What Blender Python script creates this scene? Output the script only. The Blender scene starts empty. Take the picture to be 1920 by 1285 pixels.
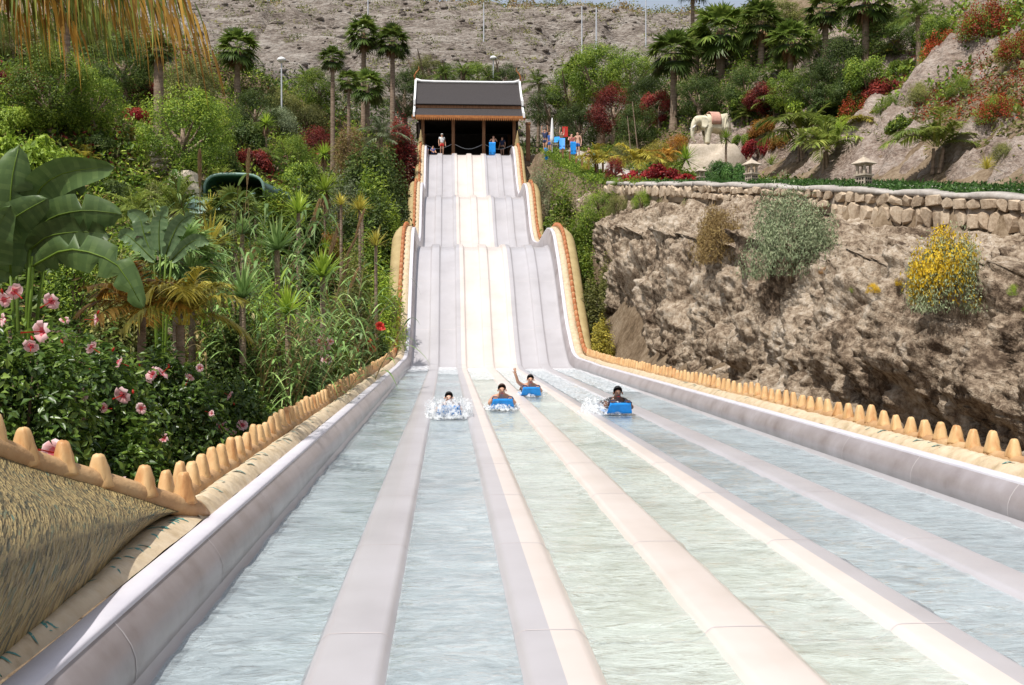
import bpy, bmesh, math, random
import numpy as np
from mathutils import Vector, Matrix

# ------------------------------------------------------------------ camera, sky, sun, exposure
scene = bpy.context.scene
col = scene.collection
R = math.radians
EYE = Vector((0.0, 0.0, 1.75))
FPX = 2000.0                       # focal length in pixels of a 1920 px wide frame
YAW, PITCH = R(3.49), R(1.015)     # turned a little right of the slide axis, tilted a little down

cam_d = bpy.data.cameras.new('camera')
cam_d.sensor_width = 36.0
cam_d.lens = FPX / 1920.0 * 36.0
cam_d.clip_start = 0.05
cam_d.clip_end = 3000.0
cam = bpy.data.objects.new('camera', cam_d)
cam.location = EYE
cam.rotation_euler = (math.pi / 2 - PITCH, 0.0, -YAW)
col.objects.link(cam)
scene.camera = cam

SUN_TO = Vector((-0.30, -0.34, 0.89)).normalized()     # direction towards the sun
world = bpy.data.worlds.new('World')
scene.world = world
world.use_nodes = True
wn = world.node_tree.nodes
wl = world.node_tree.links
bgn = wn.get('Background') or wn.new('ShaderNodeBackground')
sky = wn.new('ShaderNodeTexSky')
sky.sky_type = 'NISHITA'
sky.sun_disc = False
sky.sun_elevation = math.asin(SUN_TO.z)
sky.sun_rotation = math.atan2(SUN_TO.x, SUN_TO.y)
sky.air_density = 1.0
sky.dust_density = 4.0
veil = wn.new('ShaderNodeMix')             # thin high cloud over the whole sky
veil.data_type = 'RGBA'
veil.inputs[0].default_value = 0.5
veil.inputs[7].default_value = (5.6, 6.0, 6.6, 1.0)
wl.new(sky.outputs['Color'], veil.inputs[6])
wl.new(veil.outputs[2], bgn.inputs['Color'])
bgn.inputs['Strength'].default_value = 0.10

sun_d = bpy.data.lights.new('sun', 'SUN')
sun_d.energy = 4.2
sun_d.angle = R(0.5)
sun_d.color = (1.0, 0.96, 0.90)
sun = bpy.data.objects.new('sun', sun_d)
sun.rotation_euler = (-SUN_TO).to_track_quat('-Z', 'Y').to_euler()
sun.location = SUN_TO * 60
col.objects.link(sun)

vs = scene.view_settings
vs.view_transform = 'Standard'
vs.look = 'None'
vs.exposure = 0.30
vs.gamma = 1.0
vs.use_curve_mapping = False
scene.cycles.use_denoising = True
scene.cycles.max_bounces = 5
scene.cycles.diffuse_bounces = 3
scene.cycles.transparent_max_bounces = 8
scene.cycles.sample_clamp_indirect = 6.0

# ------------------------------------------------------------------ helpers
rng = np.random.default_rng(11)
random.seed(5)
_f = Vector((math.sin(YAW) * math.cos(PITCH), math.cos(YAW) * math.cos(PITCH), -math.sin(PITCH)))
_r = Vector((math.cos(YAW), -math.sin(YAW), 0.0))
_u = _r.cross(_f)


def wp(px, py, Y):
    """The point of the place at depth Y along the slide axis that the photograph shows at (px, py)."""
    d = _f * FPX + _r * (px - 960.0) - _u * (py - 642.5)
    return EYE + d * ((Y - EYE.y) / d.y)


def lerp(a, b, t):
    return a + (b - a) * t


def _hash(ix, iy, iz):
    h = (ix.astype(np.int64) * 374761393 + iy.astype(np.int64) * 668265263 + iz.astype(np.int64) * 2147483647) & 0xffffffff
    h = ((h ^ (h >> 13)) * 1274126177) & 0xffffffff
    h = (h ^ (h >> 16)) & 0xffff
    return h / 32767.5 - 1.0


def vnoise(x, y, z=0.0):
    x = np.asarray(x, float); y = np.asarray(y, float); z = np.zeros_like(x) + z
    ix = np.floor(x); iy = np.floor(y); iz = np.floor(z)
    fx, fy, fz = x - ix, y - iy, z - iz
    fx = fx * fx * (3 - 2 * fx); fy = fy * fy * (3 - 2 * fy); fz = fz * fz * (3 - 2 * fz)
    r = 0.0
    for dx in (0, 1):
        for dy in (0, 1):
            for dz in (0, 1):
                w = (fx if dx else 1 - fx) * (fy if dy else 1 - fy) * (fz if dz else 1 - fz)
                r = r + w * _hash(ix + dx, iy + dy, iz + dz)
    return r


def fbm(x, y, z=0.0, octaves=4, gain=0.5):
    s, a, f = 0.0, 1.0, 1.0
    for k in range(octaves):
        s = s + a * vnoise(np.asarray(x) * f + 17.3 * k, np.asarray(y) * f - 9.1 * k, np.asarray(z) * f + 4.7 * k)
        a *= gain; f *= 2.03
    return s


def norm(v):
    return v / np.maximum(np.linalg.norm(v, axis=-1, keepdims=True), 1e-9)


def mesh_np(name, verts, faces, smooth=False, tint=None):
    """One mesh from numpy vertices and an (n, k) face array (or a list of such arrays)."""
    me = bpy.data.meshes.new(name)
    verts = np.asarray(verts, np.float32).reshape(-1, 3)
    fl = faces if isinstance(faces, list) else [faces]
    fl = [np.asarray(f, np.int32) for f in fl if len(f)]
    tot = np.concatenate([np.full(len(f), f.shape[1], np.int32) for f in fl])
    idx = np.concatenate([f.reshape(-1) for f in fl])
    me.vertices.add(len(verts))
    me.vertices.foreach_set('co', verts.reshape(-1))
    me.loops.add(len(idx))
    me.loops.foreach_set('vertex_index', idx)
    me.polygons.add(len(tot))
    st = np.zeros(len(tot), np.int32)
    st[1:] = np.cumsum(tot)[:-1]
    me.polygons.foreach_set('loop_start', st)
    me.polygons.foreach_set('loop_total', tot)
    if smooth:
        me.polygons.foreach_set('use_smooth', np.ones(len(tot), bool))
    if tint is not None:
        a = me.attributes.new('tint', 'FLOAT', 'FACE')
        a.data.foreach_set('value', np.asarray(tint, np.float32))
    me.update(calc_edges=True)
    me.validate()
    return me


def link(name, me, mat, parent=None, loc=None, rot=None, scale=None):
    if mat is not None and me is not None and not me.materials:
        me.materials.append(mat)
    o = bpy.data.objects.new(name, me)
    col.objects.link(o)
    if me is not None and mat is not None and me.materials[0] is not mat:
        o.material_slots[0].link = 'OBJECT'
        o.material_slots[0].material = mat
    if parent is not None:
        o.parent = parent
    if loc is not None:
        o.location = loc
    if rot is not None:
        o.rotation_euler = rot
    if scale is not None:
        o.scale = scale
    return o


def empty(name, loc, label, cat, group=None, rz=0.0):
    o = bpy.data.objects.new(name, None)
    o.empty_display_size = 0.2
    col.objects.link(o)
    o.location = loc
    o.rotation_euler = (0, 0, rz)
    return tag(o, label, cat, group)


def tag(o, label=None, cat=None, group=None, kind=None):
    if label: o['label'] = label
    if cat: o['category'] = cat
    if group: o['group'] = group
    if kind: o['kind'] = kind
    return o


def copy_tree(o, parent=None):
    c = o.copy()
    col.objects.link(c)
    c.parent = parent
    for ch in list(o.children):
        copy_tree(ch, c)
    return c


def grid_faces(n, m, closed=False):
    i = np.arange(n - 1)[:, None]
    mm = m if closed else m - 1
    j = np.arange(mm)[None, :]
    a = i * m + j
    b = i * m + (j + 1) % m
    c = (i + 1) * m + (j + 1) % m
    d = (i + 1) * m + j
    return np.stack([a, b, c, d], -1).reshape(-1, 4)


def grid_mesh(name, P, closed=False, smooth=True, caps=False):
    n, m = P.shape[:2]
    f = [grid_faces(n, m, closed)]
    if caps:
        f.append(np.arange(m)[None, ::-1]); f.append(((n - 1) * m + np.arange(m))[None, :])
    return mesh_np(name, P.reshape(-1, 3), f, smooth)


class MB:
    """Collects boxes, tubes and lathes into one mesh."""
    def __init__(s):
        s.v = []; s.f = []

    def add(s, verts, faces):
        o = len(s.v)
        s.v += [tuple(v) for v in verts]
        s.f += [tuple(i + o for i in f) for f in faces]
        return s

    def box(s, x0, x1, y0, y1, z0, z1, M=None, taper=1.0):
        cx, cy = (x0 + x1) / 2, (y0 + y1) / 2
        vs_ = []
        for z, k in ((z0, 1.0), (z1, taper)):
            for x, y in ((x0, y0), (x1, y0), (x1, y1), (x0, y1)):
                p = Vector((cx + (x - cx) * k, cy + (y - cy) * k, z))
                vs_.append(M @ p if M else p)
        return s.add(vs_, [(3, 2, 1, 0), (4, 5, 6, 7), (0, 1, 5, 4), (1, 2, 6, 5), (2, 3, 7, 6), (3, 0, 4, 7)])

    def tube(s, pts, radii, n=8, cap=True):
        pts = [Vector(p) for p in pts]
        if not hasattr(radii, '__len__'): radii = [radii] * len(pts)
        rings = []
        ref = Vector((0.13, 0.31, 0.94))
        for i, p in enumerate(pts):
            t = (pts[min(i + 1, len(pts) - 1)] - pts[max(i - 1, 0)]).normalized()
            a = t.cross(ref)
            if a.length < 0.05: a = t.cross(Vector((1, 0, 0)))
            a.normalize(); b = t.cross(a)
            rings.append([p + (a * math.cos(2 * math.pi * k / n) + b * math.sin(2 * math.pi * k / n)) * radii[i] for k in range(n)])
        vs_ = [v for r in rings for v in r]
        fs = [(i * n + k, i * n + (k + 1) % n, (i + 1) * n + (k + 1) % n, (i + 1) * n + k) for i in range(len(pts) - 1) for k in range(n)]
        if cap:
            fs.append(tuple(range(n))[::-1]); fs.append(tuple((len(pts) - 1) * n + k for k in range(n)))
        return s.add(vs_, fs)

    def lathe(s, prof, n=16, c=(0, 0, 0), sq=False):
        vs_, fs = [], []
        for r, z in prof:
            for k in range(n):
                a = 2 * math.pi * (k + 0.5) / n
                vs_.append((c[0] + r * math.cos(a), c[1] + r * math.sin(a), c[2] + z))
        for i in range(len(prof) - 1):
            for k in range(n):
                fs.append((i * n + k, i * n + (k + 1) % n, (i + 1) * n + (k + 1) % n, (i + 1) * n + k))
        fs.append(tuple(range(n))[::-1]); fs.append(tuple((len(prof) - 1) * n + k for k in range(n)))
        return s.add(vs_, fs)

    def mesh(s, name, smooth=False):
        me = bpy.data.meshes.new(name)
        me.from_pydata(s.v, [], s.f)
        if smooth:
            me.polygons.foreach_set('use_smooth', [True] * len(me.polygons))
        me.update()
        return me

    def build(s, name, mat, parent=None, smooth=False, **k):
        return link(name, s.mesh(name, smooth), mat, parent, **k)


# ------------------------------------------------------------------ materials
def new_mat(name):
    m = bpy.data.materials.new(name)
    m.use_nodes = True
    nt = m.node_tree
    for n in list(nt.nodes): nt.nodes.remove(n)
    out = nt.nodes.new('ShaderNodeOutputMaterial')
    return m, nt, out


def nd(nt, t, **kw):
    n = nt.nodes.new(t)
    for k, v in kw.items():
        if k.startswith('i_'):
            key = k[2:].replace('_', ' ')
            n.inputs[key].default_value = v
        else:
            setattr(n, k, v)
    return n


def ramp(nt, stops, interp='LINEAR'):
    r = nt.nodes.new('ShaderNodeValToRGB')
    r.color_ramp.interpolation = interp
    e = r.color_ramp.elements
    while len(e) > 1: e.remove(e[-1])
    e[0].position = stops[0][0]; e[0].color = (*stops[0][1], 1)
    for p, c in stops[1:]:
        x = e.new(p); x.color = (*c, 1)
    return r


def mat_noise(name, stops, scale=5.0, rough=0.6, bump=0.2, bscale=None, spec=0.3, stretch=(1, 1, 1), detail=4, coords='Object', metallic=0.0, bdist=0.02, coat=0.0):
    """Plain surface whose colour wanders along a ramp, with fine relief."""
    m, nt, out = new_mat(name)
    tc = nd(nt, 'ShaderNodeTexCoord')
    geo = nd(nt, 'ShaderNodeNewGeometry')
    mp = nd(nt, 'ShaderNodeMapping')
    mp.inputs['Scale'].default_value = stretch
    nt.links.new(geo.outputs['Position'] if coords == 'World' else tc.outputs[coords], mp.inputs['Vector'])
    n1 = nd(nt, 'ShaderNodeTexNoise', i_Scale=scale, i_Detail=float(detail), i_Roughness=0.6)
    nt.links.new(mp.outputs[0], n1.inputs['Vector'])
    rp = ramp(nt, stops)
    nt.links.new(n1.outputs['Fac'], rp.inputs['Fac'])
    b = nd(nt, 'ShaderNodeBsdfPrincipled')
    b.inputs['Roughness'].default_value = rough
    b.inputs['Specular IOR Level'].default_value = spec
    b.inputs['Metallic'].default_value = metallic
    b.inputs['Coat Weight'].default_value = coat
    nt.links.new(rp.outputs[0], b.inputs['Base Color'])
    if bump:
        n2 = nd(nt, 'ShaderNodeTexNoise', i_Scale=bscale or scale * 4, i_Detail=3.0)
        nt.links.new(mp.outputs[0], n2.inputs['Vector'])
        bp = nd(nt, 'ShaderNodeBump', i_Strength=bump, i_Distance=bdist)
        nt.links.new(n2.outputs['Fac'], bp.inputs['Height'])
        nt.links.new(bp.outputs[0], b.inputs['Normal'])
    nt.links.new(b.outputs[0], out.inputs['Surface'])
    return m


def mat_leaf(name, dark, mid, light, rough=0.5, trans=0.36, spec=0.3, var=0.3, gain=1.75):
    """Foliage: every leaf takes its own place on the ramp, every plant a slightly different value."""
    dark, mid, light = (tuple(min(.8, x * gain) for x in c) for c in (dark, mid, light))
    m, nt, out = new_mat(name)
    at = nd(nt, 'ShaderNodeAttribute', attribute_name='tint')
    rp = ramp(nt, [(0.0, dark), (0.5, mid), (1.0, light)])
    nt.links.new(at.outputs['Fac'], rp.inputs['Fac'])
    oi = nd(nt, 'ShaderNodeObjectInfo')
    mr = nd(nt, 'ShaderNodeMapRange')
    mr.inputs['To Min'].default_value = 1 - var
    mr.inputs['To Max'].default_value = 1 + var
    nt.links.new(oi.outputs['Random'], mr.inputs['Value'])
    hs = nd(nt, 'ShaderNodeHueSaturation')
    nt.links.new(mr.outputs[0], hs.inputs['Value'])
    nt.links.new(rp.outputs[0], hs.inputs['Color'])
    b = nd(nt, 'ShaderNodeBsdfPrincipled')
    b.inputs['Roughness'].default_value = rough
    b.inputs['Specular IOR Level'].default_value = spec
    nt.links.new(hs.outputs[0], b.inputs['Base Color'])
    t = nd(nt, 'ShaderNodeBsdfTranslucent')
    nt.links.new(hs.outputs[0], t.inputs['Color'])
    mx = nd(nt, 'ShaderNodeMixShader', i_Fac=trans)
    nt.links.new(b.outputs[0], mx.inputs[1]); nt.links.new(t.outputs[0], mx.inputs[2])
    nt.links.new(mx.outputs[0], out.inputs['Surface'])
    return m


def mat_rock(name, cols, scale=1.0, bump=0.7, dist=0.12, streak=1.0, tilt=0.0, lo=0.34, hi=0.70, fine=4.5):
    """Weathered rock: two noises for colour, pits and cracks for fine relief."""
    m, nt, out = new_mat(name)
    geo = nd(nt, 'ShaderNodeNewGeometry')
    mp = nd(nt, 'ShaderNodeMapping')
    mp.inputs['Scale'].default_value = (scale, scale, scale * streak)
    mp.inputs['Rotation'].default_value = (tilt, tilt * 0.6, 0)
    nt.links.new(geo.outputs['Position'], mp.inputs['Vector'])
    n1 = nd(nt, 'ShaderNodeTexNoise', i_Scale=0.55, i_Detail=5.0, i_Roughness=0.68)
    n2 = nd(nt, 'ShaderNodeTexNoise', i_Scale=fine, i_Detail=5.0, i_Roughness=0.75)
    v = nd(nt, 'ShaderNodeTexVoronoi', i_Scale=3.2)
    for n in (n1, n2, v): nt.links.new(mp.outputs[0], n.inputs['Vector'])
    mx = nd(nt, 'ShaderNodeMath', operation='MULTIPLY_ADD', i_Value=0.0)
    mx.inputs[1].default_value = 0.55
    nt.links.new(n2.outputs['Fac'], mx.inputs[0])
    m2 = nd(nt, 'ShaderNodeMath', operation='MULTIPLY')
    m2.inputs[1].default_value = 0.5
    nt.links.new(n1.outputs['Fac'], m2.inputs[0])
    nt.links.new(m2.outputs[0], mx.inputs[2])
    k = len(cols) - 1
    rp = ramp(nt, [(lo + (hi - lo) * i / k, c) for i, c in enumerate(cols)])
    nt.links.new(mx.outputs[0], rp.inputs['Fac'])
    b = nd(nt, 'ShaderNodeBsdfPrincipled')
    b.inputs['Roughness'].default_value = 0.92
    b.inputs['Specular IOR Level'].default_value = 0.15
    nt.links.new(rp.outputs[0], b.inputs['Base Color'])
    add = nd(nt, 'ShaderNodeMath', operation='MULTIPLY_ADD')
    add.inputs[1].default_value = -0.5
    nt.links.new(v.outputs['Distance'], add.inputs[0])
    nt.links.new(n2.outputs['Fac'], add.inputs[2])
    bp = nd(nt, 'ShaderNodeBump', i_Strength=bump, i_Distance=dist)
    nt.links.new(add.outputs[0], bp.inputs['Height'])
    nt.links.new(bp.outputs[0], b.inputs['Normal'])
    nt.links.new(b.outputs[0], out.inputs['Surface'])
    return m


def mat_plain(name, c, rough=0.5, spec=0.4, var=0.12, scale=6.0, bump=0.05):
    lo = tuple(x * (1 - var) for x in c); hi = tuple(min(1, x * (1 + var)) for x in c)
    return mat_noise(name, [(0.3, lo), (0.7, hi)], scale=scale, rough=rough, spec=spec, bump=bump)


M = {}
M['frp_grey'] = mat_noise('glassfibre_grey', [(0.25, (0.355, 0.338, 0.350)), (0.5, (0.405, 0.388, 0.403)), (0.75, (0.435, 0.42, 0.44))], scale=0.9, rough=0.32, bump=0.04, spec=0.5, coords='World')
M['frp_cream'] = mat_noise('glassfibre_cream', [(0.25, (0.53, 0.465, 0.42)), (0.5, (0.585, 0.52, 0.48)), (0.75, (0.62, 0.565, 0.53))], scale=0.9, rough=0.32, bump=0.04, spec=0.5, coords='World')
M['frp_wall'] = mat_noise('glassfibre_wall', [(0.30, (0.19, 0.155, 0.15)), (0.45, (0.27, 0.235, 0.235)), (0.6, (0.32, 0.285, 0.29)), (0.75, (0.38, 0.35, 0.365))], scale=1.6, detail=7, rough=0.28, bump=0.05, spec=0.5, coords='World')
M['frp_cap'] = mat_noise('glassfibre_cap', [(0.3, (0.53, 0.51, 0.56)), (0.7, (0.62, 0.60, 0.64))], scale=2.5, rough=0.4, bump=0.05, coords='World')
M['joint'] = mat_plain('joint_sealant', (0.48, 0.44, 0.44), rough=0.6)
M['band'] = mat_noise('cream_painted_band', [(0.25, (0.36, 0.27, 0.16)), (0.45, (0.50, 0.395, 0.26)), (0.75, (0.58, 0.485, 0.35))], scale=6.0, rough=0.55, bump=0.5, bscale=14, coords='World')
M['teal'] = mat_plain('teal_brush_paint', (0.05, 0.22, 0.20), rough=0.5, var=0.35, scale=12)
M['ridge'] = mat_noise('orange_ridge_paint', [(0.2, (0.28, 0.15, 0.075)), (0.5, (0.42, 0.25, 0.12)), (0.8, (0.54, 0.37, 0.20))], scale=3.0, rough=0.6, bump=0.5, bscale=18, coords='World')
M['tooth'] = mat_noise('gold_tooth_paint', [(0.24, (0.28, 0.12, 0.045)), (0.36, (0.46, 0.23, 0.09)), (0.50, (0.58, 0.36, 0.165)), (0.66, (0.62, 0.42, 0.21)), (0.8, (0.66, 0.52, 0.33))], detail=7, scale=7.0, stretch=(1, 1, 0.35), rough=0.5, bump=0.35, bscale=14, coords='World')
M['tooth_row'] = mat_noise('red_tooth_paint', [(0.25, (0.30, 0.09, 0.03)), (0.6, (0.42, 0.16, 0.06)), (0.85, (0.50, 0.28, 0.13))], scale=4.0, rough=0.55, bump=0.2, coords='World')
M['body'] = mat_noise('tan_serpent_paint', [(0.2, (0.26, 0.19, 0.085)), (0.5, (0.36, 0.275, 0.13)), (0.8, (0.44, 0.35, 0.18))], scale=1.4, rough=0.6, bump=0.5, bscale=9, coords='World')
M['foam'] = None


def mat_scales():
    """Brushed scale relief of the serpent body beside the run-out: tan strokes over teal, olive and brown."""
    m, nt, out = new_mat('serpent_scale_paint')
    tc = nd(nt, 'ShaderNodeTexCoord')
    mp = nd(nt, 'ShaderNodeMapping')
    mp.inputs['Scale'].default_value = (38.0, 13.0, 1.0)
    nt.links.new(tc.outputs['UV'], mp.inputs['Vector'])
    warp = nd(nt, 'ShaderNodeTexNoise', i_Scale=1.1, i_Detail=3.0)
    nt.links.new(mp.outputs[0], warp.inputs['Vector'])
    mixv = nd(nt, 'ShaderNodeVectorMath', operation='MULTIPLY_ADD')
    mixv.inputs[1].default_value = (1.5, 1.5, 0)
    nt.links.new(warp.outputs['Color'], mixv.inputs[0])
    nt.links.new(mp.outputs[0], mixv.inputs[2])
    v = nd(nt, 'ShaderNodeTexVoronoi', i_Scale=1.0)
    v.feature = 'F1'
    nt.links.new(mixv.outputs[0], v.inputs['Vector'])
    big = nd(nt, 'ShaderNodeTexNoise', i_Scale=3.0, i_Detail=3.0)
    nt.links.new(tc.outputs['UV'], big.inputs['Vector'])
    sepc = nd(nt, 'ShaderNodeSeparateColor')
    nt.links.new(v.outputs['Color'], sepc.inputs[0])
    rp = ramp(nt, [(0.0, (0.055, 0.065, 0.04)), (0.20, (0.12, 0.10, 0.045)), (0.36, (0.25, 0.18, 0.075)), (0.58, (0.38, 0.285, 0.12)), (0.78, (0.26, 0.20, 0.085)), (0.92, (0.15, 0.155, 0.085)), (1.0, (0.08, 0.15, 0.115))])
    ad = nd(nt, 'ShaderNodeMath', operation='MULTIPLY_ADD')
    ad.inputs[1].default_value = 0.75
    nt.links.new(sepc.outputs[0], ad.inputs[0])
    mr = nd(nt, 'ShaderNodeMapRange')
    mr.inputs['From Min'].default_value = 0.3; mr.inputs['From Max'].default_value = 0.7
    mr.inputs['To Min'].default_value = 0.3; mr.inputs['To Max'].default_value = 0.0
    nt.links.new(big.outputs['Fac'], mr.inputs['Value'])
    nt.links.new(mr.outputs[0], ad.inputs[2])
    nt.links.new(ad.outputs[0], rp.inputs['Fac'])
    b = nd(nt, 'ShaderNodeBsdfPrincipled')
    b.inputs['Roughness'].default_value = 0.6
    nt.links.new(rp.outputs[0], b.inputs['Base Color'])
    bp = nd(nt, 'ShaderNodeBump', i_Strength=1.0, i_Distance=0.05)
    bp.invert = True
    nt.links.new(v.outputs['Distance'], bp.inputs['Height'])
    nt.links.new(bp.outputs[0], b.inputs['Normal'])
    nt.links.new(b.outputs[0], out.inputs['Surface'])
    return m


M['scales'] = mat_scales()


def mat_water(name, tint, milk):
    """Shallow running water: tinted clear body, sky gloss by fresnel, a little milk where the ripples break."""
    m, nt, out = new_mat(name)
    geo = nd(nt, 'ShaderNodeNewGeometry')
    mp = nd(nt, 'ShaderNodeMapping')
    mp.inputs['Scale'].default_value = (1.0, 2.1, 1.0)
    nt.links.new(geo.outputs['Position'], mp.inputs['Vector'])
    n1 = nd(nt, 'ShaderNodeTexNoise', i_Scale=3.2, i_Detail=5.0, i_Roughness=0.6, i_Distortion=1.4)
    n2 = nd(nt, 'ShaderNodeTexNoise', i_Scale=14.0, i_Detail=3.0, i_Distortion=1.6)
    for n in (n1, n2): nt.links.new(mp.outputs[0], n.inputs['Vector'])
    ad = nd(nt, 'ShaderNodeMath', operation='MULTIPLY_ADD')
    ad.inputs[1].default_value = 0.3
    nt.links.new(n2.outputs['Fac'], ad.inputs[0]); nt.links.new(n1.outputs['Fac'], ad.inputs[2])
    bp = nd(nt, 'ShaderNodeBump', i_Strength=0.8, i_Distance=0.05)
    nt.links.new(ad.outputs[0], bp.inputs['Height'])
    tr = nd(nt, 'ShaderNodeBsdfTransparent')
    tr.inputs['Color'].default_value = (*tint, 1)
    gl = nd(nt, 'ShaderNodeBsdfGlossy')
    gl.inputs['Roughness'].default_value = 0.08
    gl.inputs['Color'].default_value = (1, 1, 1, 1)
    nt.links.new(bp.outputs[0], gl.inputs['Normal'])
    fr = nd(nt, 'ShaderNodeFresnel', i_IOR=1.33)
    nt.links.new(bp.outputs[0], fr.inputs['Normal'])
    df = nd(nt, 'ShaderNodeBsdfDiffuse')
    df.inputs['Color'].default_value = (*milk, 1)
    nt.links.new(bp.outputs[0], df.inputs['Normal'])
    mr = nd(nt, 'ShaderNodeMapRange')
    mr.inputs['From Min'].default_value = 0.42; mr.inputs['From Max'].default_value = 0.95
    mr.inputs['To Min'].default_value = 0.05; mr.inputs['To Max'].default_value = 0.55
    big = nd(nt, 'ShaderNodeTexNoise', i_Scale=0.5, i_Detail=3.0, i_Distortion=0.5)      # calmer and livelier stretches
    nt.links.new(geo.outputs['Position'], big.inputs['Vector'])
    bm_ = nd(nt, 'ShaderNodeMath', operation='MULTIPLY_ADD')
    bm_.inputs[1].default_value = 0.75
    bm_.inputs[2].default_value = -0.36
    nt.links.new(big.outputs['Fac'], bm_.inputs[0])
    ad2 = nd(nt, 'ShaderNodeMath', operation='ADD')
    nt.links.new(ad.outputs[0], ad2.inputs[0]); nt.links.new(bm_.outputs[0], ad2.inputs[1])
    nt.links.new(ad2.outputs[0], mr.inputs['Value'])
    bst_ = nd(nt, 'ShaderNodeMapRange')
    bst_.inputs['From Min'].default_value = 0.35; bst_.inputs['From Max'].default_value = 0.65
    bst_.inputs['To Min'].default_value = 0.25; bst_.inputs['To Max'].default_value = 0.85
    nt.links.new(big.outputs['Fac'], bst_.inputs['Value'])
    nt.links.new(bst_.outputs[0], bp.inputs['Strength'])
    m1 = nd(nt, 'ShaderNodeMixShader')
    nt.links.new(mr.outputs[0], m1.inputs[0]); nt.links.new(tr.outputs[0], m1.inputs[1]); nt.links.new(df.outputs[0], m1.inputs[2])
    m2 = nd(nt, 'ShaderNodeMixShader')
    nt.links.new(fr.outputs[0], m2.inputs[0]); nt.links.new(m1.outputs[0], m2.inputs[1]); nt.links.new(gl.outputs[0], m2.inputs[2])
    nt.links.new(m2.outputs[0], out.inputs['Surface'])
    return m


M['water_blue'] = mat_water('water_over_grey', (0.84, 0.945, 0.965), (0.62, 0.70, 0.725))
M['water_green'] = mat_water('water_over_cream', (0.86, 0.965, 0.945), (0.72, 0.785, 0.755))


def mat_foam():
    m, nt, out = new_mat('white_water_foam')
    geo = nd(nt, 'ShaderNodeNewGeometry')
    n1 = nd(nt, 'ShaderNodeTexNoise', i_Scale=13.0, i_Detail=5.0, i_Roughness=0.75)
    nt.links.new(geo.outputs['Position'], n1.inputs['Vector'])
    mr = nd(nt, 'ShaderNodeMapRange')
    mr.inputs['From Min'].default_value = 0.40; mr.inputs['From Max'].default_value = 0.68
    mr.inputs['To Max'].default_value = 0.9
    nt.links.new(n1.outputs['Fac'], mr.inputs['Value'])
    b = nd(nt, 'ShaderNodeBsdfPrincipled')
    b.inputs['Base Color'].default_value = (0.80, 0.83, 0.86, 1)
    b.inputs['Roughness'].default_value = 0.5
    t = nd(nt, 'ShaderNodeBsdfTransparent')
    mx = nd(nt, 'ShaderNodeMixShader')
    nt.links.new(mr.outputs[0], mx.inputs[0]); nt.links.new(t.outputs[0], mx.inputs[1]); nt.links.new(b.outputs[0], mx.inputs[2])
    nt.links.new(mx.outputs[0], out.inputs['Surface'])
    return m


M['foam'] = mat_foam()
M['drop'] = mat_plain('water_drop', (0.80, 0.83, 0.86), rough=0.2, var=0.05)
M['cliff'] = mat_rock('volcanic_cliff', [(0.085, 0.058, 0.039), (0.20, 0.147, 0.102), (0.345, 0.27, 0.195), (0.46, 0.378, 0.29), (0.56, 0.485, 0.395)], scale=1.1, bump=1.0, dist=0.14, streak=0.7, lo=0.43, hi=0.65, fine=5.5)
M['hill'] = mat_rock('dry_hill_rock', [(0.085, 0.066, 0.054), (0.16, 0.13, 0.107), (0.25, 0.21, 0.178), (0.33, 0.29, 0.25), (0.42, 0.38, 0.335)], scale=0.35, bump=1.0, dist=0.6, streak=2.6, tilt=0.1, lo=0.40, hi=0.62)
M['ground'] = mat_rock('garden_soil', [(0.07, 0.05, 0.03), (0.13, 0.09, 0.055), (0.22, 0.165, 0.11), (0.31, 0.25, 0.18)], scale=0.9, bump=0.6, dist=0.1)
M['pale_rock'] = mat_rock('pale_rock', [(0.15, 0.105, 0.08), (0.27, 0.205, 0.165), (0.38, 0.305, 0.255), (0.47, 0.40, 0.345)], scale=1.1, bump=1.0, dist=0.2, streak=1.6, tilt=0.5, lo=.4, hi=.64)
M['stone'] = mat_rock('wall_stone', [(0.24, 0.17, 0.115), (0.38, 0.29, 0.205), (0.50, 0.405, 0.30), (0.60, 0.51, 0.40)], scale=2.2, bump=0.5, dist=0.04)
M['mortar'] = mat_rock('wall_mortar', [(0.24, 0.20, 0.16), (0.34, 0.29, 0.24), (0.44, 0.39, 0.34)], scale=2.5, bump=0.5, dist=0.03)
M['coping'] = mat_rock('coping_concrete', [(0.24, 0.21, 0.185), (0.34, 0.31, 0.28), (0.42, 0.39, 0.36), (0.50, 0.47, 0.44)], scale=1.4, bump=0.4, dist=0.03)
M['white_stone'] = mat_rock('pale_stone', [(0.32, 0.26, 0.195), (0.45, 0.385, 0.305), (0.57, 0.50, 0.42)], scale=2.0, bump=0.4, dist=0.03)
M['bark'] = mat_noise('grey_bark', [(0.25, (0.13, 0.09, 0.06)), (0.5, (0.25, 0.185, 0.135)), (0.75, (0.36, 0.28, 0.21))], scale=2.2, stretch=(1, 1, 4), rough=0.9, bump=0.8, bscale=8, spec=0.1, coords='World', bdist=0.05)
M['stem'] = mat_noise('woody_stem', [(0.3, (0.08, 0.055, 0.035)), (0.7, (0.17, 0.12, 0.075))], scale=5, rough=0.9, bump=0.4, spec=0.1)
M['timber'] = mat_noise('red_brown_timber', [(0.3, (0.16, 0.07, 0.03)), (0.7, (0.30, 0.15, 0.07))], scale=4, stretch=(4, 4, 0.4), rough=0.6, bump=0.2)
M['dark_wood'] = mat_noise('dark_timber', [(0.3, (0.018, 0.013, 0.010)), (0.7, (0.035, 0.026, 0.020))], scale=3, rough=0.7, bump=0.2)
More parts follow.
